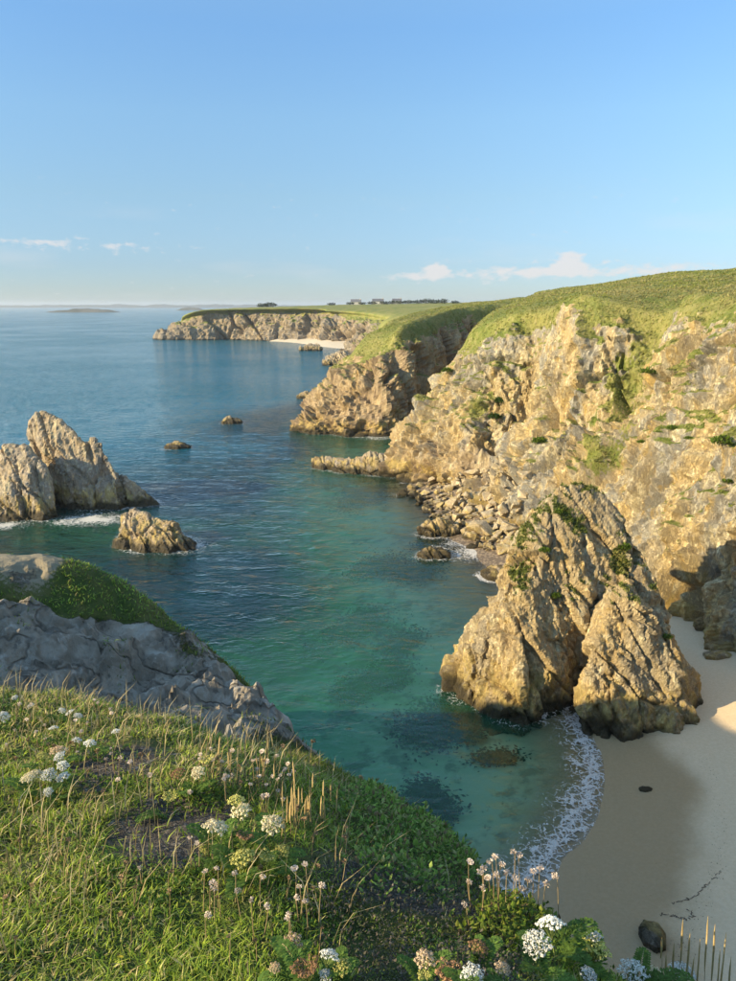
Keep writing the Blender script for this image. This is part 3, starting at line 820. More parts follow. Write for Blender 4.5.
pieceC = down(C_base) + C_base + WW((585, 690, 40.2), (594, 650, 41.2), (612, 600, 42.6), (634, 585, 43.2), (650, 620, 42.4), (655, 690, 40.0), (652, 742, 38.6), (640, 720, 38.8)) + down([np.array([17.5, 46, 0]), np.array([13.5, 44, 0])]) + [np.array([16.0, 47.0, 8.0])]
D_base = WW((652, 744, 38.5), (680, 748, 38.0), (702, 728, 40.2), (707, 712, 41.6))
pieceD = down(D_base) + D_base + WW((648, 690, 40.6), (652, 640, 41.8), (668, 625, 42.4), (690, 670, 42.0), (702, 700, 41.6)) + down([np.array([21.0, 47.5, 0]), np.array([17.5, 48.0, 0])]) + [np.array([18.0, 46.5, 6.2])]
pieceE = WW((604, 490, 46.6), (626, 516, 46.2), (646, 556, 45.0), (674, 616, 43.4), (650, 625, 42.8), (610, 560, 44.6), (596, 520, 45.8), (588, 560, 45)) + [np.array([14.5, 49, 11.5]), np.array([18.5, 47.5, 6.0]), np.array([19.5, 48.5, -2]), np.array([15.5, 49.5, -2]), np.array([15, 43.5, 3.0])]
def stack_veg(V, N):
    pn = fbm(V * 0.55, 501, 4)
    v = 0.9 * sstep(0.55, 0.95, N[:, 2] + 0.9 * pn) * sstep(5.5, 8.5, V[:, 2] + 2.5 * pn)
    # green tufts down the right-hand ridge and beside the gully
    r = np.exp(-(((V[:, 0] - 16.2) / 1.0) ** 2 + ((V[:, 2] - 9.5) / 2.2) ** 2)) * (0.5 + 1.4 * pn)
    return np.maximum(v * 0.8, r)
me, sV, sF, sveg, sN = hull_rock('sea_stack', [pieceA, pieceB, pieceC, pieceD, pieceE], 0.11, M['stack'], amp=0.85, seed=600, veg=stack_veg, big1=0.8, ztop=13)
link('sea_stack', me, label='tall craggy tan sea stack standing between the beach and the water', category='rock')

# rocks out on the left
L1 = WW((-40, 520, 85), (0, 524, 84), (40, 521, 84.8), (58, 515, 86))
l1 = down(L1, -3) + L1 + WW((-30, 452, 90), (5, 446, 89), (28, 446, 88.5), (45, 470, 87), (15, 480, 86), (-20, 490, 86)) + down(WW((-40, 505, 98), (40, 505, 98)), -3)
L2 = WW((62, 505, 90), (95, 505, 89.2), (122, 503, 90), (70, 498, 92))
l2 = down(L2, -3) + L2 + WW((32, 418, 93), (42, 412, 93), (62, 420, 92.6), (74, 432, 92), (84, 450, 91.4), (60, 455, 91), (38, 440, 93), (100, 470, 90.6)) + down(WW((30, 490, 101), (90, 490, 101)), -3) + WW((45, 430, 99))
L3 = WW((98, 503, 89.5), (120, 505, 89.3), (95, 490, 92))
l3 = down(L3, -3) + L3 + WW((82, 443, 92), (93, 437, 92), (101, 443, 91.8), (116, 470, 91), (118, 490, 90)) + down(WW((110, 490, 98)), -3)
L4 = WW((118, 506, 90), (140, 508, 90.2), (158, 506, 91.5), (152, 500, 95))
l4 = down(L4, -3) + L4 + WW((112, 467, 92.5), (128, 478, 92.5), (146, 495, 92.5)) + down(WW((120, 496, 97)), -3)
l5 = down(WW((30, 505, 92), (60, 505, 92), (60, 495, 98), (25, 495, 98)), -3) + WW((20, 450, 92), (34, 440, 93), (50, 448, 94), (60, 470, 94), (40, 470, 91))
me, *_ = hull_rock('sea_rock', [l1, l2, l3, l4, l5], 0.2, M['searock'], amp=0.65, freq=0.72, seed=700)
link('sea_rock', me, label='large jagged twin-peaked sea rock with a dark cave, standing offshore', category='rock', group='rocks standing in the sea')
S1 = WW((118, 545, 74.5), (140, 551, 73.2), (170, 552, 73), (194, 549, 73.6), (196, 543, 76))
s1 = down(S1, -3) + S1 + WW((122, 514, 78), (133, 511, 77.5), (150, 516, 76.5), (172, 523, 76), (190, 537, 75.6), (120, 530, 76)) + down(WW((120, 525, 82), (180, 530, 81)), -3)
me, *_ = hull_rock('sea_rock', [s1], 0.13, M['searock'], amp=0.75, freq=1.1, seed=730)
link('sea_rock', me, label='low pale rounded rock in the water beside the large jagged sea rock', category='rock', group='rocks standing in the sea')
S2 = WW((312, 466, 114), (340, 476, 110), (375, 484, 107.5), (402, 480, 108.5), (404, 474, 111))
s2 = down(S2, -3) + S2 + WW((311, 456, 115), (330, 456, 113.5), (350, 457, 112), (366, 459, 110.5)) + down(WW((330, 460, 119), (390, 470, 113)), -3)
s3 = down(WW((355, 480, 108.5), (402, 481, 107.6), (404, 474, 111), (360, 470, 113)), -3) + WW((358, 457, 110.6), (374, 450, 110.4), (388, 455, 110), (400, 470, 109.5), (358, 470, 109.6), (380, 478, 108.2))
me, *_ = hull_rock('sea_rock', [s2, s3], 0.17, M['searock'], amp=0.6, freq=1.1, seed=760)
link('sea_rock', me, label='long low tan rock lying in the water off the cliff foot', category='rock', group='rocks standing in the sea')
def low_rock(px0, px1, pyb, pyt, label, seed, z=0.0, mat='searock', depth=None, amp=0.5):
    a = G(px0, pyb); b = G(px1, pyb); w = b[0] - a[0]; Y = a[1]
    h = (pyb - pyt) / 737 * np.hypot(Y, 25) * 0.95
    dd = depth or w * 0.6
    base = [np.array([a[0] + w * fx, Y + dd * fy, -1.5]) for fx, fy in ((0, .35), (.15, .05), (.6, 0), (.95, .2), (1, .6), (.7, 1), (.25, .95))]
    mid = [q * [1, 1, 0] + [0, 0, z + h * 0.35] for q in base]
    top = [np.array([a[0] + w * fx, Y + dd * fy, z + h * fz]) for fx, fy, fz in ((.25, .4, .8), (.45, .35, 1), (.62, .5, .85), (.8, .5, .5))]
    me, *_ = hull_rock('sea_rock', [base + mid + top], max(0.06, w / 60), M[mat], amp=amp * min(1, w / 4), freq=max(1.0, 4.0 / w), seed=seed)
    return link('sea_rock', me, label=label, category='rock', group='rocks standing in the sea')
low_rock(162, 189, 449, 443, 'small dark rock awash in open water, the nearer of two', 801)
low_rock(220, 241, 424, 417, 'tiny dark rock awash farther out in the open water', 802)
low_rock(297, 318, 399, 391, 'low dark ledge awash at the tip of the middle headland', 803)
low_rock(420, 462, 537, 521, 'flat brown shore rock at the water edge before the boulders', 804, amp=0.7)
low_rock(484, 514, 581, 569, 'flat brown slab jutting into the water from the sea stack', 805, depth=3)
low_rock(466, 478, 549, 543, 'small wet rock in the foam below the boulders', 806)
low_rock(418, 452, 559, 549, 'dark weedy rock awash in the green shallows', 807, amp=0.6)
low_rock(322, 362, 366, 352, 'dark broken reef below the far green slope', 808, amp=1.5)
low_rock(300, 322, 351, 344, 'dark reef lying before the pale far beach', 809, amp=1.5)
low_rock(396, 411, 496, 490, 'small brown rock in the water off the boulder beach', 810)

from mathutils import kdtree
nt, nr, Q, zs, dep, foam, wob, r = SEA
wl = np.concatenate(WL)
kd = kdtree.KDTree(len(wl))
for i_, q_ in enumerate(wl):
    kd.insert((q_[0], q_[1], 0), i_)
kd.balance()
rnd = fbm(np.c_[Q * 0.25, np.zeros(len(Q))], 23, 3)
for i_ in np.where((r < 175) & (dep > -.4) & (dep < 9))[0]:
    dd = kd.find((Q[i_, 0], Q[i_, 1], 0))[2]
    if dd < 2.2:
        foam[i_] = max(foam[i_], (0.42 + 0.75 * rnd[i_]) * math.exp(-(max(dd + 0.5 * wob[i_], 0) / (0.35 + 0.004 * r[i_])) ** 2))
link('sea', mesh_from('sea', np.c_[Q, zs], grid_faces(nt, nr), [M['water']], attrs={'depth': dep, 'foam': np.clip(foam, 0, 1)}), kind='structure', label='clear turquoise sea deepening to blue towards the horizon')

# ------------------------------------------------------------------ the near headland we stand on
# photo pixel, forward distance, rock share, bare-soil share
def NY(py, drop=0.0, slope=0.22, h=1.45):
    v = CY - py
    ratio = -(CP * v - SP * F_PX) / (SP * v + CP * F_PX)
    return (h + drop) / (ratio - slope)
FG = []
for px, py, dr, r_, s_ in ((0, 981, 0, 0, 0), (100, 981, 0, 0, 0), (200, 981, 0, 0, 0), (368, 981, .04, 0, .2), (470, 981, .1, 0, .2), (560, 985, .2, 0, 0), (660, 1008, .3, 0, 0), (736, 1020, .36, 0, 0),
      (0, 900, 0, 0, 0), (120, 900, 0, 0, 0), (240, 900, 0, 0, 0), (0, 850, 0, 0, 0), (110, 830, 0, 0, .5), (200, 850, 0, 0, .5), (190, 825, 0, 0, 1), (230, 850, 0, 0, .9), (330, 890, .04, 0, .25), (400, 905, .12, 0, .9), (380, 870, .14, 0, .9), (440, 950, .1, 0, .5), (450, 900, .22, 0, .7),
      (0, 780, 0, 0, 0), (100, 790, 0, 0, .5), (120, 760, 0, 0, .7), (200, 780, 0, 0, .2), (300, 830, .08, 0, 0), (300, 780, .2, 0, 0), (250, 760, .1, 0, 0), (0, 730, 0, 0, 0), (80, 740, 0, 0, 0), (0, 700, 0, 0, 0), (80, 710, 0, 0, 0), (150, 740, .04, .1, 0), (215, 750, .15, .2, 0), (270, 775, .2, .2, 0),
      (410, 850, .5, 0, 0), (350, 800, .5, 0, 0), (340, 840, .2, 0, 0), (500, 918, .4, 0, 0), (560, 950, .38, 0, 0), (620, 994, .4, 0, 0), (700, 1012, .45, 0, 0)):
    FG.append((px, py, NY(py, dr), r_, s_))
def SH(px, py):
    """forward distance at which the pixel meets the steep right-facing rock shoulder"""
    v = CY - py
    zc, yc = CP * v - SP * F_PX, SP * v + CP * F_PX
    rx, rz = (px - CX) / yc, zc / yc
    return (-7.2 - 0.62 * 9.2 - 0.42 * 20) / (rz - 0.62 * -rx - 0.42)
for px, py, r_, s_ in ((0, 664, .9, 0), (60, 686, .9, 0), (120, 710, 1, 0), (180, 722, 1, 0), (240, 745, .8, 0), (0, 640, 1, 0), (60, 645, 1, 0), (110, 650, 1, 0), (160, 670, 1, 0), (200, 690, 1, 0), (250, 715, .7, 0),
                       (0, 612, .8, 0), (60, 615, .35, 0), (110, 620, .6, 0), (150, 640, .9, 0), (190, 668, .5, 0), (0, 590, .25, .1), (40, 580, .2, .1), (75, 584, .1, 0), (110, 599, .1, 0)):
    FG.append((px, py, SH(px, py), r_, s_))
FG += [(300, 776, 5.6, .2, 0), (345, 795, 5.2, .1, 0)]
SIL = np.array([(px, py, SH(px, py), r_, s_) for px, py, r_, s_ in ((-40, 592, .2, .1), (0, 574, .2, .1), (45, 563, .2, .1), (80, 568, .1, 0), (112, 581, .2, 0), (150, 606, .3, 0), (195, 645, .4, 0), (245, 692, .4, 0), (285, 728, .4, 0))], float)
FG += [tuple(q) for q in catmull(SIL, np.linspace(0, len(SIL) - 1, 30))]
SIL2 = np.array([(262, 748, 8.6, .5, 0), (300, 757, 7.6, .3, 0), (345, 780, 6.6, .1, 0), (390, 805, 5.6, 0, 0), (430, 836, 4.6, 0, 0), (466, 866, 3.75, 0, 0)], float)
FG += [tuple(q) for q in catmull(SIL2, np.linspace(0, 5, 18))]
pts, rk = [], []
for px, py, Y, r_, s_ in FG:
    pts.append(W(px, py, Y)); rk.append((r_, s_))
for q in ((-3, 0, 23.7), (0, 0, 23.55), (2.0, .4, 23.0), (-1, -4, 24.0), (-3, 3, 22.95), (-5, 5, 22.0), (4, -3, 22.6), (-8, 2, 22.9), (-8, -8, 24.0), (-20, -6, 22.0), (-14, 6, 20.4), (-30, 5, 19.5), (-30, -20, 21), (0, -20, 24.2), (20, -20, 24),
          (-14, 20, 17.8), (-20, 14, 19.0), (-20, 21, 18.2), (-20, 26.5, 18.0), (-30, 24, 17.8), (-13, 15, 17.6), (-40, 12, 16), (-60, -10, 18), (-80, -40, 20), (0, -60, 26), (40, -60, 28), (80, -60, 30), (60, -20, 27.5), (50, 0, 26.5)):
    pts.append(np.array(q, float)); rk.append((0, 0))
for q in ((-4.5, 8, 18.6), (-3.2, 7.8, 18.2), (-7, 11, 17.2), (-4.5, 11, 16.6), (-2.8, 11, 15.6), (-9, 14, 16.6), (-6.2, 14, 15.2), (-3.2, 14, 13.8),
          (2.6, 1.5, 20.8), (1.7, 2.6, 20.4), (3.2, 3.2, 18.5), (3.0, 5.0, 16.5), (5.5, 3, 12), (9, 5, 5), (13, 4, 2), (12, 10, 0), (9, 14, -.8), (7, 9, 6), (4, 8, 13.0), (1.5, 10.5, 13.0), (3, 14, 5.0), (3.5, 19, -2), (0.3, 14, 11), (0, 18, 8.5), (-1.2, 12, 15.2), (1, 21, 3), (0, 25, -2), (-1.5, 22.5, 7), (-3, 26, 3), (-3, 30, -3),
          (-5.5, 24.5, 9.5), (-6, 28.5, 3.5), (-6.5, 34, -3.5), (-9, 25, 13), (-10, 30, 6), (-11, 36, -3), (-15, 28, 13), (-16, 33, 6), (-17, 41, -4), (-20, 31, 13), (-24, 45, -5), (-30, 33, 10), (-30, 38, 4), (-42, 40, -5), (-46, 30, 4), (-60, 32, -7), (-60, 20, 5), (-90, 0, 3), (-110, -10, -8), (-90, 30, -9), (18, 0, 6), (26, 8, 6), (22, 4, 3), (34, 6, 18), (20, -8, 20), (10, -2, 17), (6, 0, 20)):
    pts.append(np.array(q, float)); rk.append((1 if q[2] < 18.7 and q[1] > 6 else .4, 0))
pts = np.array(pts); rk = np.array(rk, float)
hz_fit = rbf_fit(pts[:, :2], np.c_[pts[:, 2], rk], 0.003)
def ground(Q, full=True):
    """height, rock share, soil share of the near headland"""
    Q = np.asarray(Q, float)
    E = hz_fit(Q)
    z, rock, soil = E[:, 0], np.clip(E[:, 1], 0, 1), np.clip(E[:, 2], 0, 1)
    r = np.hypot(Q[:, 0], Q[:, 1])
    q3 = np.c_[Q, np.zeros(len(Q))]
    rock = np.clip(rock + 0.7 * fbm(q3 * 0.35, 902, 3) * sstep(5, 9, r), 0, 1)
    rk_ = sstep(0.35, 0.65, rock)
    if full:
        fq = np.stack([Q[:, 0] * 0.8 + Q[:, 1] * 0.6, Q[:, 1] * 0.8 - Q[:, 0] * 0.6, z * 0.8], 1) + 0.5 * np.stack([perlin(q3 * 0.5, 71), perlin(q3 * 0.5, 72), perlin(q3 * 0.5, 73)], 1)
        zr = np.zeros(len(Q)); w_ = np.where(rk_ > 0.02)[0]
        if len(w_):
            f1, e1 = facet(fq[w_] * np.array([1 / 4.2, 1 / 1.9, 1 / 2.6]), 911, 1.2, 18.0)
            f2, e2 = facet(fq[w_] * np.array([1 / 1.8, 1 / .6, 1 / .9]), 912, 1.2, 18.0)
            f3, e3 = facet(fq[w_] * np.array([1 / .35, 1 / .25, 1 / .3]), 913, 1.4, 18.0)
            zr[w_] = 1.05 * f1 + 0.55 * f2 + 0.24 * f3 - 0.07 * np.exp(-(e2 / .05) ** 2) - 0.25 * np.exp(-(e1 / .03) ** 2)
        zg = 0.10 * np.minimum(1, r / 4) * fbm(q3 * 0.8, 905, 4) + 0.03 * fbm(q3 * 4, 906, 3) + 0.25 * sstep(6, 20, r) * fbm(q3 * 0.35, 907, 3)
        steep = sstep(0.5, 6, r)
        z = z + steep * rk_ * zr * np.minimum(1, r / 12) + zg * (1 - 0.6 * rk_)
    return z, rk_, soil

def ground_material():
    t = NT('headland_ground')
    p = t.pos()
    rock, soil, path = t.attr('rock'), t.attr('soil'), t.attr('path')
    n1 = t.noise(p, 1.2, 5, 0.65); n2 = t.noise(p, 9.0, 6, 0.75); n3 = t.noise(p, 70.0, 3, 0.7)
    g = t.mix(t.map(n1, 0.35, 0.65), (0.06, 0.085, 0.018), (0.12, 0.12, 0.035))
    g = t.mix(t.map(n2, 0.5, 0.68, 0, 0.8), g, (0.035, 0.05, 0.012))
    so = t.mix(t.map(n3, 0.45, 0.7), (0.06, 0.05, 0.04), (0.18, 0.16, 0.135))
    so = t.mix(t.map(n2, 0.58, 0.68, 0, 0.8), so, (0.30, 0.275, 0.235))
    k = t.noise(t.scale(p, (1, 1, .5)), 2.4, 7, 0.72)
    rc = t.mix(t.map(n1, 0.35, 0.62), (0.37, 0.32, 0.25), (0.25, 0.215, 0.165))
    rc = t.mix(t.map(k, 0.52, 0.66), rc, (0.45, 0.415, 0.35))
    rc = t.mix(t.map(k, 0.46, 0.34, 0, 0.8), rc, (0.09, 0.08, 0.07))
    rc = t.mix(t.map(n2, 0.56, 0.7, 0, 0.6), rc, (0.30, 0.25, 0.16))
    dg = t.n('ShaderNodeMapping'); t.put(dg.inputs['Vector'], p); dg.inputs['Rotation'].default_value = (0.5, 0.6, 0.4); dg.inputs['Scale'].default_value = (0.35, 1.5, 1.0)
    k2 = t.noise(dg.outputs[0], 0.7, 3, 0.5, 0.0)
    ckr = t.map(t.math('ABSOLUTE', t.math('SUBTRACT', k2, 0.5)), 0.0, 0.024)
    rc = t.mix(t.math('MULTIPLY', t.math('SUBTRACT', 1.0, ckr), 0.6), rc, (0.09, 0.08, 0.065))
    rc = t.mix(t.map(k2, 0.58, 0.68, 0, 0.7), rc, (0.56, 0.52, 0.44))
    e = t.math('MULTIPLY', t.math('SUBTRACT', n2, 0.5), 1.1)
    col = t.mix(t.map(t.math('ADD', soil, e), 0.4, 0.6), g, so)
    col = t.mix(t.map(t.math('ADD', path, e), 0.4, 0.6), col, (0.30, 0.25, 0.165))
    rf = t.map(t.math('ADD', rock, e), 0.4, 0.6)
    col = t.mix(rf, col, rc)
    # sea-washed foot of the slope
    z = t.sep(p)[2]
    col = t.mix(t.map(z, 1.4, 0.3, 0, 0.9), col, (0.035, 0.028, 0.014))
    h = t.math('ADD', t.math('ADD', t.math('MULTIPLY', n2, 0.35), t.math('MULTIPLY', n3, 0.05)), t.math('MULTIPLY', k, 0.9))
    hr = t.math('MULTIPLY', rf, t.math('ADD', t.math('MULTIPLY', k2, 0.8), t.math('MULTIPLY', ckr, 0.35)))
    return t.done(t.bsdf(col, 0.9, t.bump(t.math('ADD', h, hr), 0.9, 0.16), 0.2))
M['ground'] = ground_material()
th = np.radians(np.concatenate([np.linspace(-180, -62, 40)[:-1], np.linspace(-62, 48, 420), np.linspace(48, 180, 44)[1:]]))
rr = np.concatenate([[0.05, 0.3, 0.6, 0.85], np.geomspace(1.05, 12, 150)[:-1], np.linspace(12, 26, 230)[:-1], np.geomspace(26, 48, 50), np.geomspace(49, 130, 30)])
T, R = np.meshgrid(th, rr, indexing='ij')
Q = np.stack([(R * np.sin(T)).ravel(), (R * np.cos(T)).ravel()], 1)
gz, grock, gsoil = ground(Q)
gz = np.maximum(gz, -9)
pathm = np.exp(-((Q[:, 1] - 20.3) / 1.6) ** 2) * sstep(-8.2, -9.6, Q[:, 0]) * sstep(-45, -30, Q[:, 0])
hV = np.c_[Q, gz]; hF = grid_faces(len(th), len(rr))
link('headland', mesh_from('headland', hV, hF, [M['ground']], smooth=False, attrs={'rock': grock, 'soil': gsoil, 'path': pathm}), kind='structure', label='grassy headland with grey rock slabs that the view is taken from')

# ------------------------------------------------------------------ boulders of the cove
def boulder_mesh(seed):
    r_ = np.random.default_rng(seed)
    bm = bmesh.new()
    n = 12
    for i in range(n):
        v = r_.normal(size=3); v /= np.linalg.norm(v)
        v = v * np.array([1.0, .8, .62]) * r_.uniform(.8, 1.05)
        bm.verts.new(tuple(v))
    r = bmesh.ops.convex_hull(bm, input=list(bm.verts))
    bmesh.ops.delete(bm, geom=[v for v in bm.verts if not v.link_faces], context='VERTS')
    bmesh.ops.bevel(bm, geom=list(bm.edges), offset=0.03, segments=1, affect='EDGES', profile=0.5)
    bmesh.ops.triangulate(bm, faces=list(bm.faces))
    me = bpy.data.meshes.new('boulder'); bm.to_mesh(me); bm.free()
    me.materials.append(M['boulder'])
    return me
BM = [boulder_mesh(40 + i) for i in range(12)]
def cliff_surface(px, py):
    """nearest cliff point seen at a photograph pixel"""
    d = cV - np.array([0, 0, CAM_Z])
    yc = d[:, 1] * CP - d[:, 2] * SP
    x = CX + d[:, 0] / yc * F_PX; y = CY - (d[:, 1] * SP + d[:, 2] * CP) / yc * F_PX
    return x, y
CX_, CY_ = cliff_surface(0, 0)
def drop_boulder(px, py, size, seed, label, group='boulders heaped on the cove shore', flat=None):
    """rest a boulder on beach or cliff foot at the pixel"""
    p = G(px, py, 0.5)
    for _ in range(6):
        zb = seabed(p[None, :2])[0]
        p = G(px, py, max(zb, -0.3) + size * 0.25)
    k = np.argmin((CX_ - px) ** 2 + (CY_ - py) ** 2 + 0.0 * cV[:, 1])
    if (CX_[k] - px) ** 2 + (CY_[k] - py) ** 2 < 30 and cV[k, 1] < p[1] + 1.5 and cV[k, 2] > 0:
        p = cV[k] + np.array([0, 0, size * 0.15])
    r_ = np.random.default_rng(seed)
    o = link('boulder', BM[seed % 12], label=label, category='boulder', group=group)
    s_ = size * r_.uniform(.85, 1.15, 3)
    o.scale = tuple(s_)
    o.rotation_euler = (r_.normal() * .35, r_.normal() * .35, r_.uniform(0, 6.28))
    o.location = tuple(p)
    return o
seed = 0
rub = np.array([(410, 487), (437, 480), (470, 472), (505, 464), (530, 472), (522, 500), (516, 528), (512, 552), (488, 552), (462, 535), (432, 518), (415, 500)], float)
def inside(q, poly):
    x, y = q; c = False; j = len(poly) - 1
    for i in range(len(poly)):
        if (poly[i][1] > y) != (poly[j][1] > y) and x < (poly[j][0] - poly[i][0]) * (y - poly[i][1]) / (poly[j][1] - poly[i][1]) + poly[i][0]:
            c = not c
        j = i
    return c
placed = []
big = [(424, 493, 1.0, 'largest rounded brown boulder at the seaward edge of the heap'), (437, 493, .7, 'brown boulder just inland of the largest seaward one'), (425, 503, .8, 'brown boulder at the water edge below the largest one'), (426, 511, .7, 'small brown boulder, lowest at the seaward corner of the heap'),
       (456, 485, 1.2, 'upright tan boulder at the foot of the cliff'), (473, 524, 1.25, 'broad tan boulder near the foam at the front of the heap'), (487, 522, .9, 'dark boulder beside the broad tan one near the foam'), (466, 484, 1.2, 'angular tan boulder leaning on the cliff foot'), (503, 525, 1.1, 'pale flat-topped boulder next to the sea stack'), (497, 535, 1.0, 'low tan slab between boulder heap and sea stack'),
       (402, 491, .45, 'lone little stone in the water off the boulder heap')]
for px, py, sz, lb in big:
    seed += 1
    drop_boulder(px, py, sz, seed, lb)
    placed.append((px, py, sz * 8))
tries = 0
r_ = np.random.default_rng(5)
n_b = 0
while n_b < 285 and tries < 9000:
    tries += 1
    q = (r_.uniform(405, 530), r_.uniform(464, 550))
    if not inside(q, rub):
        continue
    sz = float(np.clip(r_.lognormal(-0.45, 0.6), .26, 1.9))
    pr = sz * 5.2
    if any((q[0] - a) ** 2 + (1.6 * (q[1] - b)) ** 2 < (0.54 * (pr + c)) ** 2 for a, b, c in placed):
        continue
    placed.append((*q, pr)); seed += 1; n_b += 1
    siz = 'big' if sz > .72 else ('fist-sided middling' if sz > .5 else 'small')
    siz = siz.replace('fist-sided ', '')
    where = ('at the seaward edge of the heap' if q[0] < 448 else 'against the spur of the cliff' if q[1] < 485 else 'beside the brown terrace' if q[0] > 495 and q[1] < 515 else 'next to the sea stack' if q[0] > 490 else 'just above the foam' if q[1] > 515 else 'in the middle of the heap')
    drop_boulder(*q, sz, seed, f'{siz} tan boulder {where}', f'{siz} boulders {where}')
# stones on the sand
def sand_rock(px, py, w, label, seed, sc=(1, .7, .6)):
    p = G(px, py, 0.6)
    p[2] = seabed(p[None, :2])[0]
    base = [np.array([math.cos(a) * sc[0], math.sin(a) * sc[1], -0.5]) * w / 2 for a in np.linspace(0, 6.28, 8)[:-1]]
    mid = [b * [1, 1, 0] + [0, 0, sc[2] * w * .25] for b in base]
    top = [np.array([math.cos(a) * sc[0] * .55, math.sin(a) * sc[1] * .55, sc[2] * w / 2 * (1 + .15 * math.cos(a * 2))]) / 1.0 * [w / 2, w / 2, 1] for a in np.linspace(0.4, 6.68, 7)[:-1]]
    me, *_ = hull_rock('boulder', [[q + p for q in base + mid + top]], w / 40, M['searock'], amp=0.16 * w, freq=2.6 / w, seed=seed)
    link('boulder', me, label=label, category='boulder')
sand_rock(653, 935, 1.15, 'dark rounded boulder sunk in the shaded sand of the beach', 851, (.9, 1.25, .95))
sand_rock(646, 784, .62, 'small greenish stone on the wet sand below the sea stack', 852, (1.2, .7, .5))
sand_rock(716, 664, 1.5, 'dark low rock on the sand behind the sea stack', 853, (1.3, .8, .4))
# sunken weed-covered reefs seen through the water
def weed_material():
    t = NT('weed_rock')
    p = t.pos()
    n = t.noise(p, 2.5, 6, 0.75)
    return t.done(t.bsdf(t.mix(t.map(n, 0.35, 0.65), (0.012, 0.016, 0.008), (0.05, 0.045, 0.022)), 0.8, t.bump(n, 1, 0.2), 0.2))
M['weed'] = weed_material()
def reef(px, py, w, d, h, seed, label):
    p = G(px, py, -1.0)
    zb = seabed(p[None, :2])[0]
    r_ = np.random.default_rng(seed)
    hull = []
    for k in range(5):
        c = np.array([p[0] + r_.uniform(-.45, .45) * w, p[1] + r_.uniform(-.45, .45) * d, zb - .3])
        s_ = r_.uniform(.12, .25)
        pr = [c + np.array([math.cos(a) * w * s_, math.sin(a) * d * s_, 0]) for a in np.linspace(0, 6.28, 8)[:-1]]
        tp = [c + np.array([math.cos(a) * w * s_ * .6, math.sin(a) * d * s_ * .6, .3 + h * r_.uniform(.5, 1)]) for a in np.linspace(.3, 6.58, 6)[:-1]]
        hull.append(pr + tp)
    me, V_, *_ = hull_rock('rock', hull, 0.14, M['weed'], amp=0.22, freq=1.2, seed=seed)
    top = min(-0.3, zb + h)
    co = V_.copy(); co[:, 2] = np.minimum(co[:, 2], top)
    me.vertices.foreach_set('co', co.astype(np.float32).ravel()); me.update()
    o = empty('sunken_reef', (p[0], p[1], zb), label=label, category='reef', group='dark weedy reefs under the water')
    rk_o = link('rock', me, o); rk_o.location = (-p[0], -p[1], -zb)
    n_ = int(900 * w * d / 4) + 400
    c_ = np.array([q[0] for q in hull])[r_.integers(0, 5, n_)]
    xy = c_[:, :2] * .5 + p[:2] * .5 + r_.normal(0, .32, (n_, 2)) * [w, d]
    zz = np.minimum(seabed(xy) + r_.random(n_) * (0.3 + h * .8), -0.2)
    a_ = r_.uniform(0, 6.28, n_); L_ = r_.uniform(.10, .34, n_)[:, None]; dd_ = np.stack([np.cos(a_), np.sin(a_), r_.normal(0, .3, n_)], 1); ss_ = np.stack([-np.sin(a_), np.cos(a_), np.zeros(n_)], 1)
    P0 = np.c_[xy, zz] - [p[0], p[1], zb]
    Vw = np.stack([P0, P0 + dd_ * L_ * .5 + ss_ * L_ * .3, P0 + dd_ * L_, P0 + dd_ * L_ * .5 - ss_ * L_ * .3], 1).reshape(-1, 3)
    link('fronds', mesh_from('fronds', Vw, (np.arange(n_) * 4)[:, None] + np.array([[0, 1, 2, 3]]), [M['weed']], smooth=False), o)
for k, a in enumerate(((428, 726, 3.0, 3.6, .9, 'round dark weed patch under water nearest the sea stack foot'), (420, 790, 1.6, 1.8, .6, 'small dark weed patch low in the cove near the grassy slope'), (385, 668, 2.6, 3.0, .9, 'dark weed patch under water in mid cove left of the stack'), (352, 678, 2.0, 3.0, .8, 'faint dark reef beneath deeper green water'),
                       (410, 577, 4.0, 4.2, .9, 'dark weed patch under the shallows off the boulder shore'), (372, 566, 4.0, 4.0, .8, 'faint weed patch farther out from the boulder shore'), (440, 553, 4.5, 3.0, .9, 'dark reef lying just under the surface beside the foam'), (400, 640, 2.6, 2.5, .7, 'small weed patch under water west of the sea stack'), (440, 808, 1.4, 1.2, .5, 'little weed clump in the shaded shallows above the surf'),
                       (362, 497, 6, 8, 1.0, 'long dim reef below the low tan rock'), (465, 735, 1.6, 1.0, .4, 'thin brown weed patch at the foot of the stack'), (500, 760, 2.2, 1.0, .3, 'thin brown weed streak in the shallows before the surf'), (400, 815, 2.5, 2.0, .7, 'dark reef in the deep shade below the slope'), (345, 620, 4.5, 4.0, 1.5, 'broad dim reef beneath the darkest water'))):
    reef(*a[:5], 860 + k, a[5])

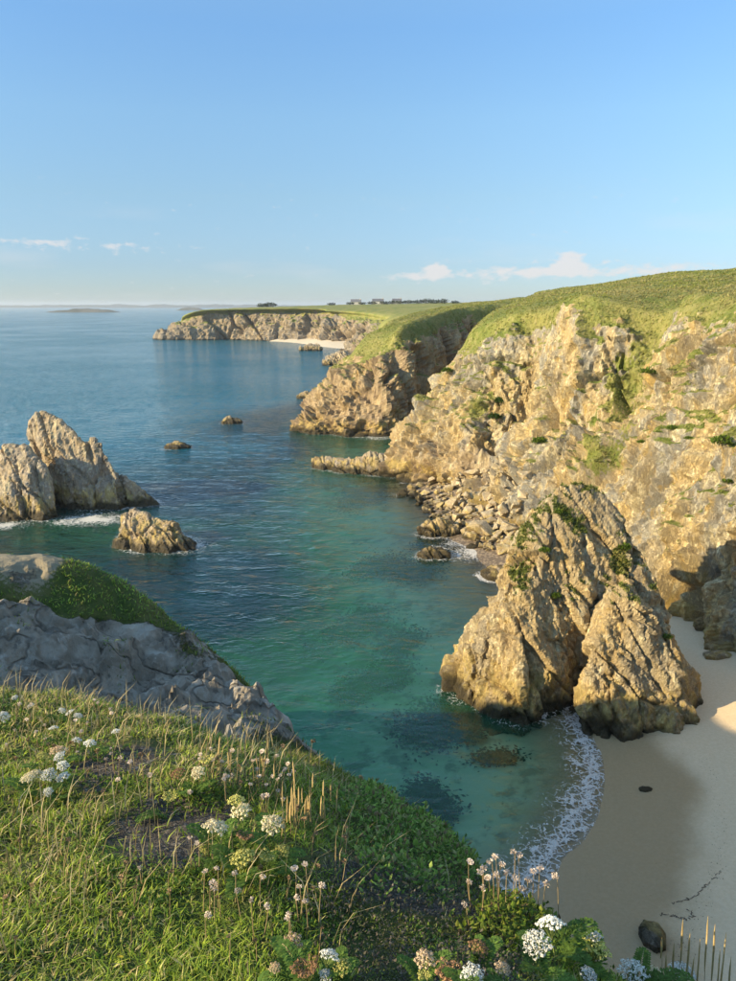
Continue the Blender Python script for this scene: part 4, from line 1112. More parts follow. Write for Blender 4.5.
# ------------------------------------------------------------------ foliage
def foliage_material(name, trans=0.35, rough=0.7):
    t = NT(name)
    c = t.attr('tint', color=True)
    d = t.bsdf(c, rough, None, 0.2)
    tr = t.n('ShaderNodeBsdfTranslucent'); t.put(tr.inputs[0], c)
    mx = t.n('ShaderNodeMixShader'); mx.inputs[0].default_value = trans
    t.t.links.new(d, mx.inputs[1]); t.t.links.new(tr.outputs[0], mx.inputs[2])
    return t.done(mx.outputs[0])
M['leaf'] = foliage_material('foliage')
def plain(name, col, var=0.25, scale=60, rough=0.8, trans=0.0):
    t = NT(name)
    n = t.noise(t.objco(), scale, 3, 0.6)
    c = t.mix(t.map(n, 0.3, 0.7), tuple(x * (1 - var) for x in col), tuple(min(1, x * (1 + var)) for x in col))
    r = t.n('ShaderNodeHueSaturation'); t.put(r.inputs['Color'], c); t.put(r.inputs['Value'], t.map(t.rand(), 0, 1, 0.8, 1.2, smooth=False))
    d = t.bsdf(r.outputs[0], rough, None, 0.2)
    if trans:
        tr = t.n('ShaderNodeBsdfTranslucent'); t.put(tr.inputs[0], r.outputs[0])
        mx = t.n('ShaderNodeMixShader'); mx.inputs[0].default_value = trans
        t.t.links.new(d, mx.inputs[1]); t.t.links.new(tr.outputs[0], mx.inputs[2]); d = mx.outputs[0]
    return t.done(d)

def blades(root, h, w, az, lean, tint, tip=None, jit=0.25, r_=rng):
    """curved grass blades: 5 vertices each. lean = how far the tip is pushed over, as a share of h"""
    n = len(root)
    dx, dy = np.sin(az), np.cos(az)
    fx, fy = np.cos(az + r_.normal(0, .6, n)), -np.sin(az + r_.normal(0, .6, n))
    out = np.zeros((n, 5, 3))
    for k, (s, ww) in enumerate(((0, 1), (0, -1), (.55, .8), (.55, -.8), (1, 0))):
        out[:, k, 0] = root[:, 0] + dx * lean * h * s * s + fx * ww * w * .5
        out[:, k, 1] = root[:, 1] + dy * lean * h * s * s + fy * ww * w * .5
        out[:, k, 2] = root[:, 2] + h * s * (1 - .35 * lean * s)
    base = (np.arange(n) * 5)[:, None]
    quads = base + np.array([[0, 1, 3, 2]]); tris = base + np.array([[2, 3, 4]])
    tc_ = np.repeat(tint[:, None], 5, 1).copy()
    tc_[:, :2] *= 0.3  # root vertices tinted darker: shade between the blades painted into the colour
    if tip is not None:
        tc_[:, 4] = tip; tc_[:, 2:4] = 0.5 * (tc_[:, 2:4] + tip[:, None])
    return out.reshape(-1, 3), quads, tris, tc_.reshape(-1, 3)

class Mass:
    def __init__(self):
        self.V, self.Q, self.T, self.C, self.n = [], [], [], [], 0
    def add(self, V, Qd, Tr, C):
        self.V.append(V); self.C.append(C)
        if len(Qd): self.Q.append(Qd + self.n)
        if len(Tr): self.T.append(Tr + self.n)
        self.n += len(V)
    def build(self, name, mat, **props):
        F = []
        if self.Q: F.append(np.concatenate(self.Q))
        if self.T: F.append(np.concatenate(self.T))
        return link(name, mesh_from(name, np.concatenate(self.V), F, [mat], smooth=False, attrs={'tint': np.clip(np.concatenate(self.C), 0, 1)}), **props)

def project(P):
    d = P - np.array([0, 0, CAM_Z])
    yc = d[:, 1] * CP - d[:, 2] * SP
    yc = np.where(np.abs(yc) < 1e-6, 1e-6, yc)
    return CX + d[:, 0] / yc * F_PX, CY - (d[:, 1] * SP + d[:, 2] * CP) / yc * F_PX
def palette(cols, w, n, r_=rng, var=0.2):
    cols = np.array(cols, float); w = np.array(w, float); w /= w.sum()
    c = cols[r_.choice(len(cols), n, p=w)]
    return c * (1 + var * r_.normal(size=(n, 1))).clip(.5, 1.6)
def zone(px, py, *blobs):
    """soft membership: blobs of (x, y, radius x, radius y)"""
    out = np.zeros(len(px))
    for x, y, rx, ry in blobs:
        out = np.maximum(out, np.exp(-(((px - x) / rx) ** 2 + ((py - y) / ry) ** 2)))
    return out

# --- turf round our feet
def near_scatter(n, r0, r1, power, a0=-52, a1=50):
    u = rng.random(n)
    e = 2 - power
    r = (r0 ** e + u * (r1 ** e - r0 ** e)) ** (1 / e)
    a = np.radians(rng.uniform(a0, a1, n))
    return np.stack([r * np.sin(a), r * np.cos(a)], 1)
Q = near_scatter(260000, 1.15, 11.0, 1.75)
gz_, rk_, so_ = ground(Q)
P = np.c_[Q, gz_]
px, py = project(P)
clump = fbm(np.c_[Q * 2.2, np.zeros(len(Q))], 1201, 3)
dry = zone(px, py, (40, 715, 160, 40), (230, 770, 90, 30)) + 0.55 * zone(px, py, (10, 860, 90, 70), (20, 965, 80, 40)) + 0.5 * fbm(np.c_[Q * 1.1, np.ones(len(Q))], 1203, 3)
scrub = zone(px, py, (410, 900, 75, 45), (395, 950, 70, 45), (470, 960, 60, 30))
samph = zone(px, py, (420, 850, 55, 40), (380, 815, 35, 25), (540, 925, 62, 24))
soilk = sstep(.34, .56, so_ + 0.9 * fbm(np.c_[Q * 3.0, np.zeros(len(Q))], 1202, 3))
keep = (rng.random(len(Q)) > 0.93 * soilk) & (rng.random(len(Q)) > 0.9 * rk_) & (rng.random(len(Q)) > 0.75 * scrub) & (rng.random(len(Q)) > 0.8 * samph)
keep &= (clump > -0.35) | (rng.random(len(Q)) < 0.4)
Q, P, clump, dry, scrub, px, py = Q[keep], P[keep], clump[keep], dry[keep], scrub[keep], px[keep], py[keep]
n = len(Q)
r = np.hypot(Q[:, 0], Q[:, 1])
edge_ = sstep(3.6, 5.5, r) * sstep(-3, 0, Q[:, 0])
h = (0.018 + 0.024 * rng.random(n) + 0.042 * np.clip(clump + .15, 0, 1)) * (0.9 + 0.1 * np.minimum(r, 7)) * (1 + edge_ * 2.4 * np.clip(fbm(np.c_[Q * 1.3, np.ones(n)], 1207, 3) + .15, 0, 1))
h *= 1 - 0.45 * np.clip(scrub, 0, 1)
fresh = palette([(.29, .37, .035), (.19, .28, .03), (.38, .43, .07), (.10, .16, .025), (.45, .42, .15)], [4, 3, 3, 1.8, 1.5], n)
straw = palette([(.52, .42, .21), (.44, .33, .15), (.36, .33, .11), (.22, .26, .05)], [3, 2, 2, 2.5], n)
dk = palette([(.10, .095, .06), (.07, .09, .035), (.17, .14, .10)], [2, 2, 1], n)
d_ = np.clip(dry + rng.normal(0, .25, n), 0, 1)[:, None]
isd = (rng.random((n, 1)) < d_ * 0.75)
tint = np.where(isd, straw, fresh)
tint = np.where(rng.random((n, 1)) < np.clip(scrub, 0, 1)[:, None] * .85, dk, tint)
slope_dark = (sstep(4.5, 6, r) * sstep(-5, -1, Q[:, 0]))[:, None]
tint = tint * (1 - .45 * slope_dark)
m = Mass()
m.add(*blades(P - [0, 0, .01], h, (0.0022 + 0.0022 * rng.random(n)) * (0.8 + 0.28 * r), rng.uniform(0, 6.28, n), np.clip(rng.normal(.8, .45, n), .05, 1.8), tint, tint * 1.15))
# tall bleached stalks leaning over the turf
Q2 = near_scatter(13000, 1.4, 6.0, 1.5)
z2, r2, s2_ = ground(Q2)
P2 = np.c_[Q2, z2]; px2, py2 = project(P2)
zk = zone(px2, py2, (30, 720, 150, 40), (30, 850, 140, 90), (230, 765, 120, 40), (310, 900, 60, 50), (140, 760, 70, 30), (250, 880, 120, 40))
k2 = (rng.random(len(Q2)) < zk * .36 * (0.4 + 0.6 * sstep(1.5, 3, np.hypot(*Q2.T)))) & (r2 < .5)
P2 = P2[k2]; n2 = len(P2)
t2 = palette([(.44, .36, .18), (.37, .28, .13), (.50, .42, .24)], [2, 2, 1], n2)
rr2 = np.hypot(P2[:, 0], P2[:, 1])
m.add(*blades(P2, 0.11 + 0.13 * rng.random(n2), 0.003 * (0.7 + .3 * rr2), rng.normal(1.0, 1.0, n2), np.clip(rng.normal(.45, .25, n2), 0, 1.1), t2))
m.build('grass', M['leaf'], kind='stuff', label='wind-combed green and straw turf covering the near slope', category='grass')

# --- fleshy ground cover (samphire, clover, cushion plants): small pointed leaves
def leaves(root, size, tint, up=0.6, r_=rng):
    n = len(root)
    a = r_.uniform(0, 6.28, n); el_ = np.clip(r_.normal(up, .45, n), -.3, 1.5)
    d = np.stack([np.cos(a) * np.cos(el_), np.sin(a) * np.cos(el_), np.sin(el_)], 1)
    s_ = np.stack([-np.sin(a), np.cos(a), np.zeros(n)], 1)
    up_ = np.cross(d, s_)
    L = size[:, None]
    V = np.stack([root, root + d * L * .5 + s_ * L * .24 + up_ * L * -.06, root + d * L, root + d * L * .5 - s_ * L * .24 + up_ * L * -.06], 1)
    q = (np.arange(n) * 4)[:, None] + np.array([[0, 1, 2, 3]])
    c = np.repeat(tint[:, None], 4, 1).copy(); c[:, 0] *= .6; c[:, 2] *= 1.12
    return V.reshape(-1, 3), q, np.zeros((0, 3), int), c.reshape(-1, 3)
m = Mass()
Q = near_scatter(110000, 1.4, 9.0, 1.45, -42, 40)
z_, r_k, s_k = ground(Q)
P = np.c_[Q, z_]; px, py = project(P)
samph = zone(px, py, (420, 850, 60, 42), (375, 812, 40, 26), (450, 870, 30, 22))
cush = zone(px, py, (540, 922, 60, 24), (500, 930, 34, 22))
scr = zone(px, py, (410, 905, 80, 45), (400, 955, 70, 40), (470, 965, 60, 25), (340, 900, 40, 40))
turfl = 0.30 * sstep(-.05, .3, fbm(np.c_[Q * 2.6, np.zeros(len(Q))], 1305, 3)) * (np.hypot(*Q.T) < 5)
moss = zone(px, py, (245, 800, 30, 14), (195, 800, 28, 12), (120, 790, 25, 10), (130, 810, 18, 8), (80, 785, 14, 10))
n = len(Q); u = rng.random(n)
bump_ = 0.5 + 0.5 * fbm(np.c_[Q * 5.0, np.zeros(n)], 1301, 3) * 2
for zn, th_, hh, sz, cols, wts in ((samph, .8, .2, .026, [(.17, .29, .045), (.09, .16, .03), (.30, .40, .09), (.20, .15, .07), (.34, .34, .13)], [3, 2, 2, 1.2, 1]),
                                   (cush, 1.0, .14, .024, [(.14, .20, .02), (.09, .13, .02), (.22, .25, .04), (.10, .07, .03)], [3, 2, 2, 1]),
                                   (scr, .9, .06, .013, [(.11, .10, .07), (.08, .10, .045), (.20, .165, .125), (.06, .06, .045)], [2, 2, 1.5, 1]),
                                   (turfl, 2.2, .05, .016, [(.15, .25, .04), (.22, .31, .05), (.10, .17, .03), (.30, .33, .10)], [2, 2, 2, 1]),
                                   (moss, 1.0, .07, .018, [(.12, .19, .02), (.17, .22, .03), (.09, .14, .02)], [2, 2, 2])):
    k = (u < zn * th_) & (zn > .15) & (r_k < .6)
    kk_ = int(k.sum())
    if not kk_:
        continue
    rep_ = 2
    R0 = np.repeat(P[k], rep_, 0); zr = np.repeat(zn[k] * (0.45 + 0.55 * np.clip(bump_[k], 0, 1)), rep_)
    R0 = R0 + np.c_[rng.normal(0, .02, (len(R0), 2)), hh * zr * rng.random(len(R0)) ** .5]
    rad = np.hypot(R0[:, 0], R0[:, 1])
    m.add(*leaves(R0, sz * (.6 + .8 * rng.random(len(R0))) * (0.75 + .12 * rad), palette(cols, wts, len(R0))))
m.build('ground_cover', M['leaf'], kind='stuff', label='fleshy green samphire and cushion plants mantling the edge', category='plants')

# --- greenery on the rocky ridge and on the cliffs
m = Mass()
Q = near_scatter(120000, 7.0, 34.0, 0.9, -50, 10)
z_, r_k, s_k = ground(Q)
n = len(Q)
P = np.c_[Q, z_]; px, py = project(P)
gp = fbm(np.c_[Q * .5, np.zeros(n)], 1401, 4)
pm_ = np.exp(-((Q[:, 1] - 20.3) / 1.6) ** 2) * sstep(-8.2, -9.6, Q[:, 0]) * sstep(-45, -30, Q[:, 0])
k = ((r_k + 0.5 * gp < .42) | ((gp > .22) & (rng.random(n) < .5))) & (z_ > 3) & (pm_ + .5 * gp < .5)
P = P[k]; n = len(P)
rad = np.hypot(P[:, 0], P[:, 1])
bright = zone(px[k], py[k], (60, 600, 55, 18), (120, 590, 60, 20))[:, None]  # crest zone: lime-green growth, with sunlight painted into its tint
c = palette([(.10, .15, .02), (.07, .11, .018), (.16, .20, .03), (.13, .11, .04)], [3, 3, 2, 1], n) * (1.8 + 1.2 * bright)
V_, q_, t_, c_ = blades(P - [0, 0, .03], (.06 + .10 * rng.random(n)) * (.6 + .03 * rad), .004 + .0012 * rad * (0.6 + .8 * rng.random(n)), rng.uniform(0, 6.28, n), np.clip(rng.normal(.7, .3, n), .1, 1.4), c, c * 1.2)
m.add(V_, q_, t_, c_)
m.build('ridge_grass', M['leaf'], kind='stuff', label='low green turf clinging to the rocky ridge', category='grass')

def scatter_on(V, Fq, wgt, n, r_=rng):
    a = 0.5 * np.linalg.norm(np.cross(V[Fq[:, 2]] - V[Fq[:, 0]], V[Fq[:, 3]] - V[Fq[:, 1]]), axis=1)
    w = a * wgt[Fq].mean(1)
    i = r_.choice(len(Fq), n, p=w / w.sum())
    u, v = r_.random((2, n, 1))
    f = Fq[i]
    return V[f[:, 0]] * (1 - u) * (1 - v) + V[f[:, 1]] * u * (1 - v) + V[f[:, 2]] * u * v + V[f[:, 3]] * (1 - u) * v
m = Mass()
dist = np.hypot(cV[:, 0], cV[:, 1])
inview = ((np.abs(cV[:, 0] / np.maximum(cV[:, 1], 1)) < 0.62) & (cV[:, 1] > 20)).astype(float)
wgt = sstep(.42, .75, cveg + 0.35 * fbm(cV * 1.1, 1501, 3)) * inview * np.clip(80 / np.maximum(dist, 30), .25, 2) ** 1.6
P = scatter_on(cV, cF, wgt, 90000)
n = len(P); rad = np.hypot(P[:, 0], P[:, 1])
pat = fbm(P * .09, 1502, 4)[:, None]; pat2 = fbm(P * .5, 1503, 3)[:, None]
c = palette([(.215, .245, .045), (.28, .275, .065), (.16, .195, .035), (.35, .305, .11)], [3, 3, 1.4, 1.4], n, var=.12)
c = np.where(pat + .5 * pat2 > .18, palette([(.33, .29, .11), (.27, .25, .08)], [1, 1], n, var=.12), c)
c = np.where(pat2 < -.2, c * .68, c)
m.add(*blades(P - [0, 0, .08], (.16 + .26 * rng.random(n)) * (.7 + .7 * np.clip(pat2[:, 0] + .3, 0, 1)), .03 + .001 * rad, rng.normal(1.9, .9, n), np.clip(rng.normal(.8, .3, n), .1, 1.5), c, c * 1.05))
m.build('cliff_grass', M['leaf'], kind='stuff', label='rough olive and straw grass over the cliff tops', category='grass')
m = Mass()
P = scatter_on(sV, sF, sstep(.4, .6, sveg + .3 * fbm(sV * 1.6, 1505, 3)), 7000)
n = len(P)
c = palette([(.13, .17, .03), (.09, .12, .02), (.20, .21, .06)], [2, 2, 2], n)
m.add(*blades(P - [0, 0, .04], .12 + .22 * rng.random(n), .05 + .03 * rng.random(n), rng.uniform(0, 6.28, n), np.clip(rng.normal(.7, .3, n), .1, 1.4), c, c * 1.2))
m.build('stack_grass', M['leaf'], kind='stuff', label='green tufts of grass growing on the sea stack', category='grass')

# round bushes on the cliff face, each a thing of its own
def bush(px, py, w, label, col=((.12, .19, .02), (.17, .23, .03), (.08, .13, .015)), V=None):
    V = cV if V is None else V
    x_, y_ = project(V)
    d2 = (x_ - px) ** 2 + (y_ - py) ** 2
    cand = np.where((d2 < 9) & (V[:, 1] > 10))[0]
    k = cand[np.argmin(V[cand, 1])] if len(cand) else np.argmin(d2)
    c = V[k]
    n = 420
    d = rng.normal(size=(n, 3)); d /= np.linalg.norm(d, axis=1, keepdims=True); d[:, 2] = np.abs(d[:, 2])
    lump = 1 + .35 * fbm(d * 2.2 + px, 1601, 2)
    R0 = d * (w * .5 * np.array([1, .8, .62])) * (lump * rng.uniform(.65, 1, n))[:, None]
    mm = Mass(); mm.add(*leaves(R0, w * .17 * (.6 + .7 * rng.random(n)), palette(col, [2, 2, 2], n)))
    o = empty('bush', c - [0, 0, .1], label=label, category='bush', group='green bushes on the rock faces')
    f = mm.build('foliage', M['leaf']); f.parent = o
    st = []
    for i in range(7):
        a = i * .9
        st.append((np.zeros(3), np.array([math.cos(a) * w * .25, math.sin(a) * w * .2, w * .28])))
    Vs, Fs = [], []
    for i, (p0, p1) in enumerate(st):
        b = len(Vs)
        for p_, rr_ in ((p0, w * .02), (p1, w * .008)):
            for a in range(3):
                Vs.append(p_ + rr_ * np.array([math.cos(a * 2.09), math.sin(a * 2.09), 0]))
        for a in range(3):
            Fs.append((b + a, b + (a + 1) % 3, b + 3 + (a + 1) % 3, b + 3 + a))
    link('stem', mesh_from('stem', np.array(Vs), np.array(Fs), [M['twig']]), o)
M['twig'] = plain('twig', (.14, .10, .06))
bush(720, 441, 1.7, 'round bright green bush high on the right-hand cliff face')
bush(671, 427, 1.0, 'small green bush on the cliff below the grassy gully')
bush(686, 436, .7, 'tiny green bush between two larger ones on the cliff')
bush(646, 372, 1.6, 'green bush in the grassy gully near its top')
bush(540, 439, 1.8, 'green bush on the brown terrace below the dark cleft')
bush(500, 400, 2.2, 'dark green shrub in the hollow beside the cleft', ((.05, .10, .015), (.08, .14, .02), (.03, .06, .01)))
bush(492, 418, 1.9, 'dark green shrub lower in the hollow left of the cleft', ((.05, .10, .015), (.08, .14, .02), (.03, .06, .01)))
bush(447, 372, 1.8, 'bright green shrub on the ridge of the near spur')
bush(726, 482, .9, 'small bush at the right edge on the cliff face')
bush(640, 440, .8, 'small bush low in the grassy gully')
bush(560, 510, .7, 'dark green tuft near the peak of the sea stack', V=sV)
bush(545, 548, .8, 'green tuft on the left shoulder of the sea stack', V=sV)
bush(557, 597, .8, 'green tuft in the hollow on the front of the sea stack', V=sV)
bush(668, 634, .6, 'green tuft low on the right ridge of the sea stack', V=sV)
bush(622, 548, .9, 'green tuft midway down the right ridge of the stack', V=sV)

# ------------------------------------------------------------------ flowers
M['stem_green'] = plain('stem_green', (.15, .19, .05)); M['stem_dry'] = plain('stem_dry', (.30, .22, .11))
HEADC = {'white': (.80, .78, .70), 'cream': (.80, .70, .46), 'tan': (.64, .48, .31), 'yellow': (.60, .56, .17), 'brown': (.36, .21, .11), 'papery': (.68, .57, .47), 'spike': (.58, .43, .19), 'gold': (.75, .55, .03)}
for k_, c_ in HEADC.items():
    M['head_' + k_] = plain('head_' + k_, c_, .22, 40, .85, .2)
def tube(path, rad, sides=5):
    path = np.array(path, float); Vs = []; n = len(path)
    for i, p_ in enumerate(path):
        rr_ = rad[i] if hasattr(rad, '__len__') else rad
        for a in range(sides):
            Vs.append(p_ + rr_ * np.array([math.cos(a * 2 * math.pi / sides), math.sin(a * 2 * math.pi / sides), 0]))
    f = [(i * sides + a, i * sides + (a + 1) % sides, (i + 1) * sides + (a + 1) % sides, (i + 1) * sides + a) for i in range(n - 1) for a in range(sides)]
    return np.array(Vs), np.array(f)
def head_mesh(kind, seed, cup=False):
    r_ = np.random.default_rng(seed)
    V, F = [], []
    nU = 26
    for i in range(nU):
        rr_ = math.sqrt((i + .5) / nU); a = i * 2.39996
        zc = (.42 * rr_ ** 2 - .1 if cup else .38 * (1 - rr_ ** 2)) + r_.normal() * .04
        c = np.array([rr_ * math.cos(a) * .84, rr_ * math.sin(a) * .84, zc])
        for j in range(20):
            d = r_.normal(size=3); d /= np.linalg.norm(d); d[2] = abs(d[2]) * .8 + .1
            p_ = c + d * .17 * r_.uniform(.75, 1.1)
            u = np.cross(d, [.3, .5, .8]); u /= np.linalg.norm(u); v = np.cross(d, u)
            s_ = r_.uniform(.045, .075)
            b = len(V)
            V += [p_ + u * s_, p_ + v * s_ + d * .02, p_ - u * s_, p_ - v * s_ + d * .02]
            F.append((b, b + 1, b + 2, b + 3))
    return mesh_from('flower_head', np.array(V), np.array(F), [M['head_' + kind]], smooth=False)
HEADS = {k_: [head_mesh(k_, 50 + 3 * i + j, cup=(k_ in ('yellow', 'brown') and j == 0)) for j in range(2)] for i, k_ in enumerate(('white', 'cream', 'tan', 'yellow', 'brown'))}
def rays_mesh():
    V, F = [], []
    for i in range(16):
        a = i * 2.39996; rr_ = math.sqrt((i + .5) / 16) * .8
        v, f = tube([(0, 0, -.75), (rr_ * .7 * math.cos(a), rr_ * .7 * math.sin(a), -.25), (rr_ * math.cos(a), rr_ * math.sin(a), .3 * (1 - rr_))], [.03, .022, .018], 3)
        F.append(f + len(V) * 0 + sum(len(x) for x in V)); V.append(v)
    return mesh_from('umbel_rays', np.concatenate(V), np.concatenate(F), [M['stem_green']])
RAYS = rays_mesh()
def stem_mesh(mat, bend, name='stem'):
    v, f = tube([(bend * math.sin(t_ * 3.14) * .5, bend * .4 * math.sin(t_ * 2), t_) for t_ in np.linspace(0, 1, 6)], [1, .95, .9, .85, .8, .75], 5)
    v2 = v.copy(); c_ = np.repeat(np.array([(bend * math.sin(t_ * 3.14) * .5, bend * .4 * math.sin(t_ * 2), t_) for t_ in np.linspace(0, 1, 6)]), 5, 0)
    v2 = c_ + (v - c_) * 0.012
    return mesh_from(name, v2, f, [mat])
STEMS = [stem_mesh(M['stem_green'], b) for b in (.06, -.08, .12)]
DRYSTEMS = [stem_mesh(M['stem_dry'], b) for b in (.05, -.1, .14, -.03)]
def leaf_mesh():
    """feathery carrot leaf, one unit long"""
    r_ = np.random.default_rng(9)
    V, F = [], []
    for i in range(15):
        t_ = .2 + .8 * i / 14
        y = t_; z_ = .5 * math.sin(t_ * 1.9) - .12 * t_
        for s_ in (-1, 1):
            for q in range(3):
                L = .30 * (1.15 - t_) * (1 - .22 * q) + .04
                ang = .7 + .35 * q
                p0 = np.array([s_ * .06 * q, y - .02 * q, z_])
                d = np.array([s_ * math.sin(ang), math.cos(ang), r_.normal() * .2])
                e = np.array([math.cos(ang) * -s_, math.sin(ang), 0])
                b = len(V)
                V += [p0, p0 + d * L * .5 + e * .035, p0 + d * L, p0 + d * L * .5 - e * .035]
                F.append((b, b + 1, b + 2, b + 3))
    return mesh_from('leaf', np.array(V), np.array(F), [M['carrot_leaf']], smooth=False)
M['carrot_leaf'] = plain('carrot_leaf', (.10, .17, .03), .3, 8, .7, .3)
LEAF = leaf_mesh()

def hit(px, py, h=0.0, ymax=9.0):
    Y = np.geomspace(1.1, 12, 260)
    pts_ = np.array([W(px, py, y) for y in Y])
    g, _, _ = ground(pts_[:, :2])
    k = np.where(pts_[:, 2] - g <= h)[0]
    if not len(k) or Y[k[0]] > ymax:
        return None
    return pts_[k[0]]
def root_and_tip(px, py, lpx, dx=0.0, Ydef=2.3, back=0.0):
    root = hit(px + dx, py + lpx)
    if root is None:
        root = W(px + dx, py + lpx, Ydef)
    root[2] = ground(root[None, :2])[0][0] - .01
    tip_ = W(px, py, root[1] + back)
    if tip_[2] < root[2] + .03:
        tip_[2] = root[2] + .05
    return root, tip_
def aim(o, a, b, rad):
    d = Vector(b - a); L = d.length
    o.rotation_euler = d.to_track_quat('Z', 'Y').to_euler()
    o.scale = (rad / .012, rad / .012, L)
fseed = [0]
def umbel(px, py, wpx, kind, lpx, label, group='sea carrot umbels', leavesn=2):
    fseed[0] += 1
    r_ = random.Random(fseed[0] * 7)
    root, tip_ = root_and_tip(px, py, lpx, r_.uniform(-6, 6), back=r_.uniform(-.02, .04))
    dcam = np.linalg.norm(tip_ - [0, 0, CAM_Z])
    rad = wpx / F_PX * dcam * .56
    o = empty('sea_carrot', root, label=label, category='flower', group=group)
    st = link('stem', STEMS[fseed[0] % 3], o); aim(st, root, tip_ - [0, 0, rad * .7], .0022 + rad * .02)
    hd = link('flower_head', HEADS[kind][fseed[0] % 2], o)
    hd.location = tuple(tip_ - root); hd.scale = (rad, rad, rad * r_.uniform(.9, 1.2)); hd.rotation_euler = (r_.uniform(-.5, .25), r_.uniform(-.35, .3), r_.uniform(0, 6))
    ry = link('umbel_rays', RAYS, o); ry.location = hd.location; ry.scale = hd.scale; ry.rotation_euler = hd.rotation_euler
    for i in range(leavesn):
        lf = link('leaf', LEAF, o); s_ = rad * r_.uniform(2.0, 3.2); lf.scale = (s_, s_, s_)
        lf.location = tuple((tip_ - root) * r_.uniform(.05, .4)); lf.rotation_euler = (r_.uniform(-.2, .5), 0, r_.uniform(0, 6.28))
    return o
def thrift_head(seed):
    r_ = np.random.default_rng(seed); V, F = [], []
    for i in range(60):
        d = r_.normal(size=3); d /= np.linalg.norm(d); d[2] = d[2] * .7 + .15
        p_ = d * (.7 if i % 2 else .25); u = np.cross(d, [.2, .9, .3]); u /= np.linalg.norm(u); v = np.cross(d, u)
        s_ = .30; b = len(V)
        V += [p_, p_ + u * s_ + d * .25, p_ + d * .5, p_ - u * s_ + d * .25]; F.append((b, b + 1, b + 2, b + 3))
    return mesh_from('seed_head', np.array(V), np.array(F), [M['head_papery']], smooth=False)
TH = [thrift_head(i) for i in range(3)]
def thrift(px, py, lpx, label, group, size=6.5, dx=None, Ydef=2.3):
    fseed[0] += 1
    r_ = random.Random(fseed[0] * 13)
    root, tip_ = root_and_tip(px, py, lpx, r_.uniform(-5, 5) if dx is None else dx, Ydef)
    if np.linalg.norm(tip_ - root) > .34:
        return
    dcam = np.linalg.norm(tip_ - [0, 0, CAM_Z]); rad = size / F_PX * dcam * .42
    o = empty('thrift', root, label=label, category='flower', group=group)
    st = link('stem', DRYSTEMS[fseed[0] % 4], o); aim(st, root, tip_, .0011 + .0002 * dcam)
    hd = link('seed_head', TH[fseed[0] % 3], o); hd.location = tuple(tip_ - root); hd.scale = (rad, rad, rad * .9); hd.rotation_euler = (r_.uniform(-.4, .4), r_.uniform(-.4, .4), r_.uniform(0, 6))
def spike_mesh(seed):
    r_ = np.random.default_rng(seed)
    ring = [(0, .45), (.08, .8), (.3, 1), (.6, .95), (.85, .7), (1, .25)]
    v, f = tube([(0.02 * math.sin(z_ * 4), 0, z_) for z_, _ in ring], [.09 * k_ for _, k_ in ring], 7)
    v[:, :2] *= (1 + .25 * r_.normal(size=(len(v), 1)))
    V, F = list(v), [tuple(x) for x in f]
    V.append(np.array([0, 0, 1.03])); tp = len(V) - 1
    F4 = np.array(F)
    F3 = np.array([(35 + a, 35 + (a + 1) % 7, tp) for a in range(7)])
    return mesh_from('seed_spike', np.array(V), [F4, F3], [M['head_spike']], smooth=False)
SPK = [spike_mesh(i) for i in range(3)]
def plantain(px, py, spx, lpx, label, group, dx=None, Ydef=2.2):
    """seed spike on a bare stalk: py is the top of the spike, spx its length in the picture"""
    fseed[0] += 1
    r_ = random.Random(fseed[0] * 17)
    root, tip_ = root_and_tip(px, py, lpx, r_.uniform(-4, 4) if dx is None else dx, Ydef)
    k_ = 1 - spx / lpx
    midp = root + (tip_ - root) * k_
    o = empty('plantain', root, label=label, category='plant', group=group)
    st = link('stem', DRYSTEMS[fseed[0] % 4], o); aim(st, root, midp, .0013)
    sp = link('seed_spike', SPK[fseed[0] % 3], o); sp.location = tuple(midp - root)
    d = Vector(tip_ - midp); sp.rotation_euler = d.to_track_quat('Z', 'Y').to_euler()
    w_ = 0.036
    sp.scale = (w_, w_, d.length)

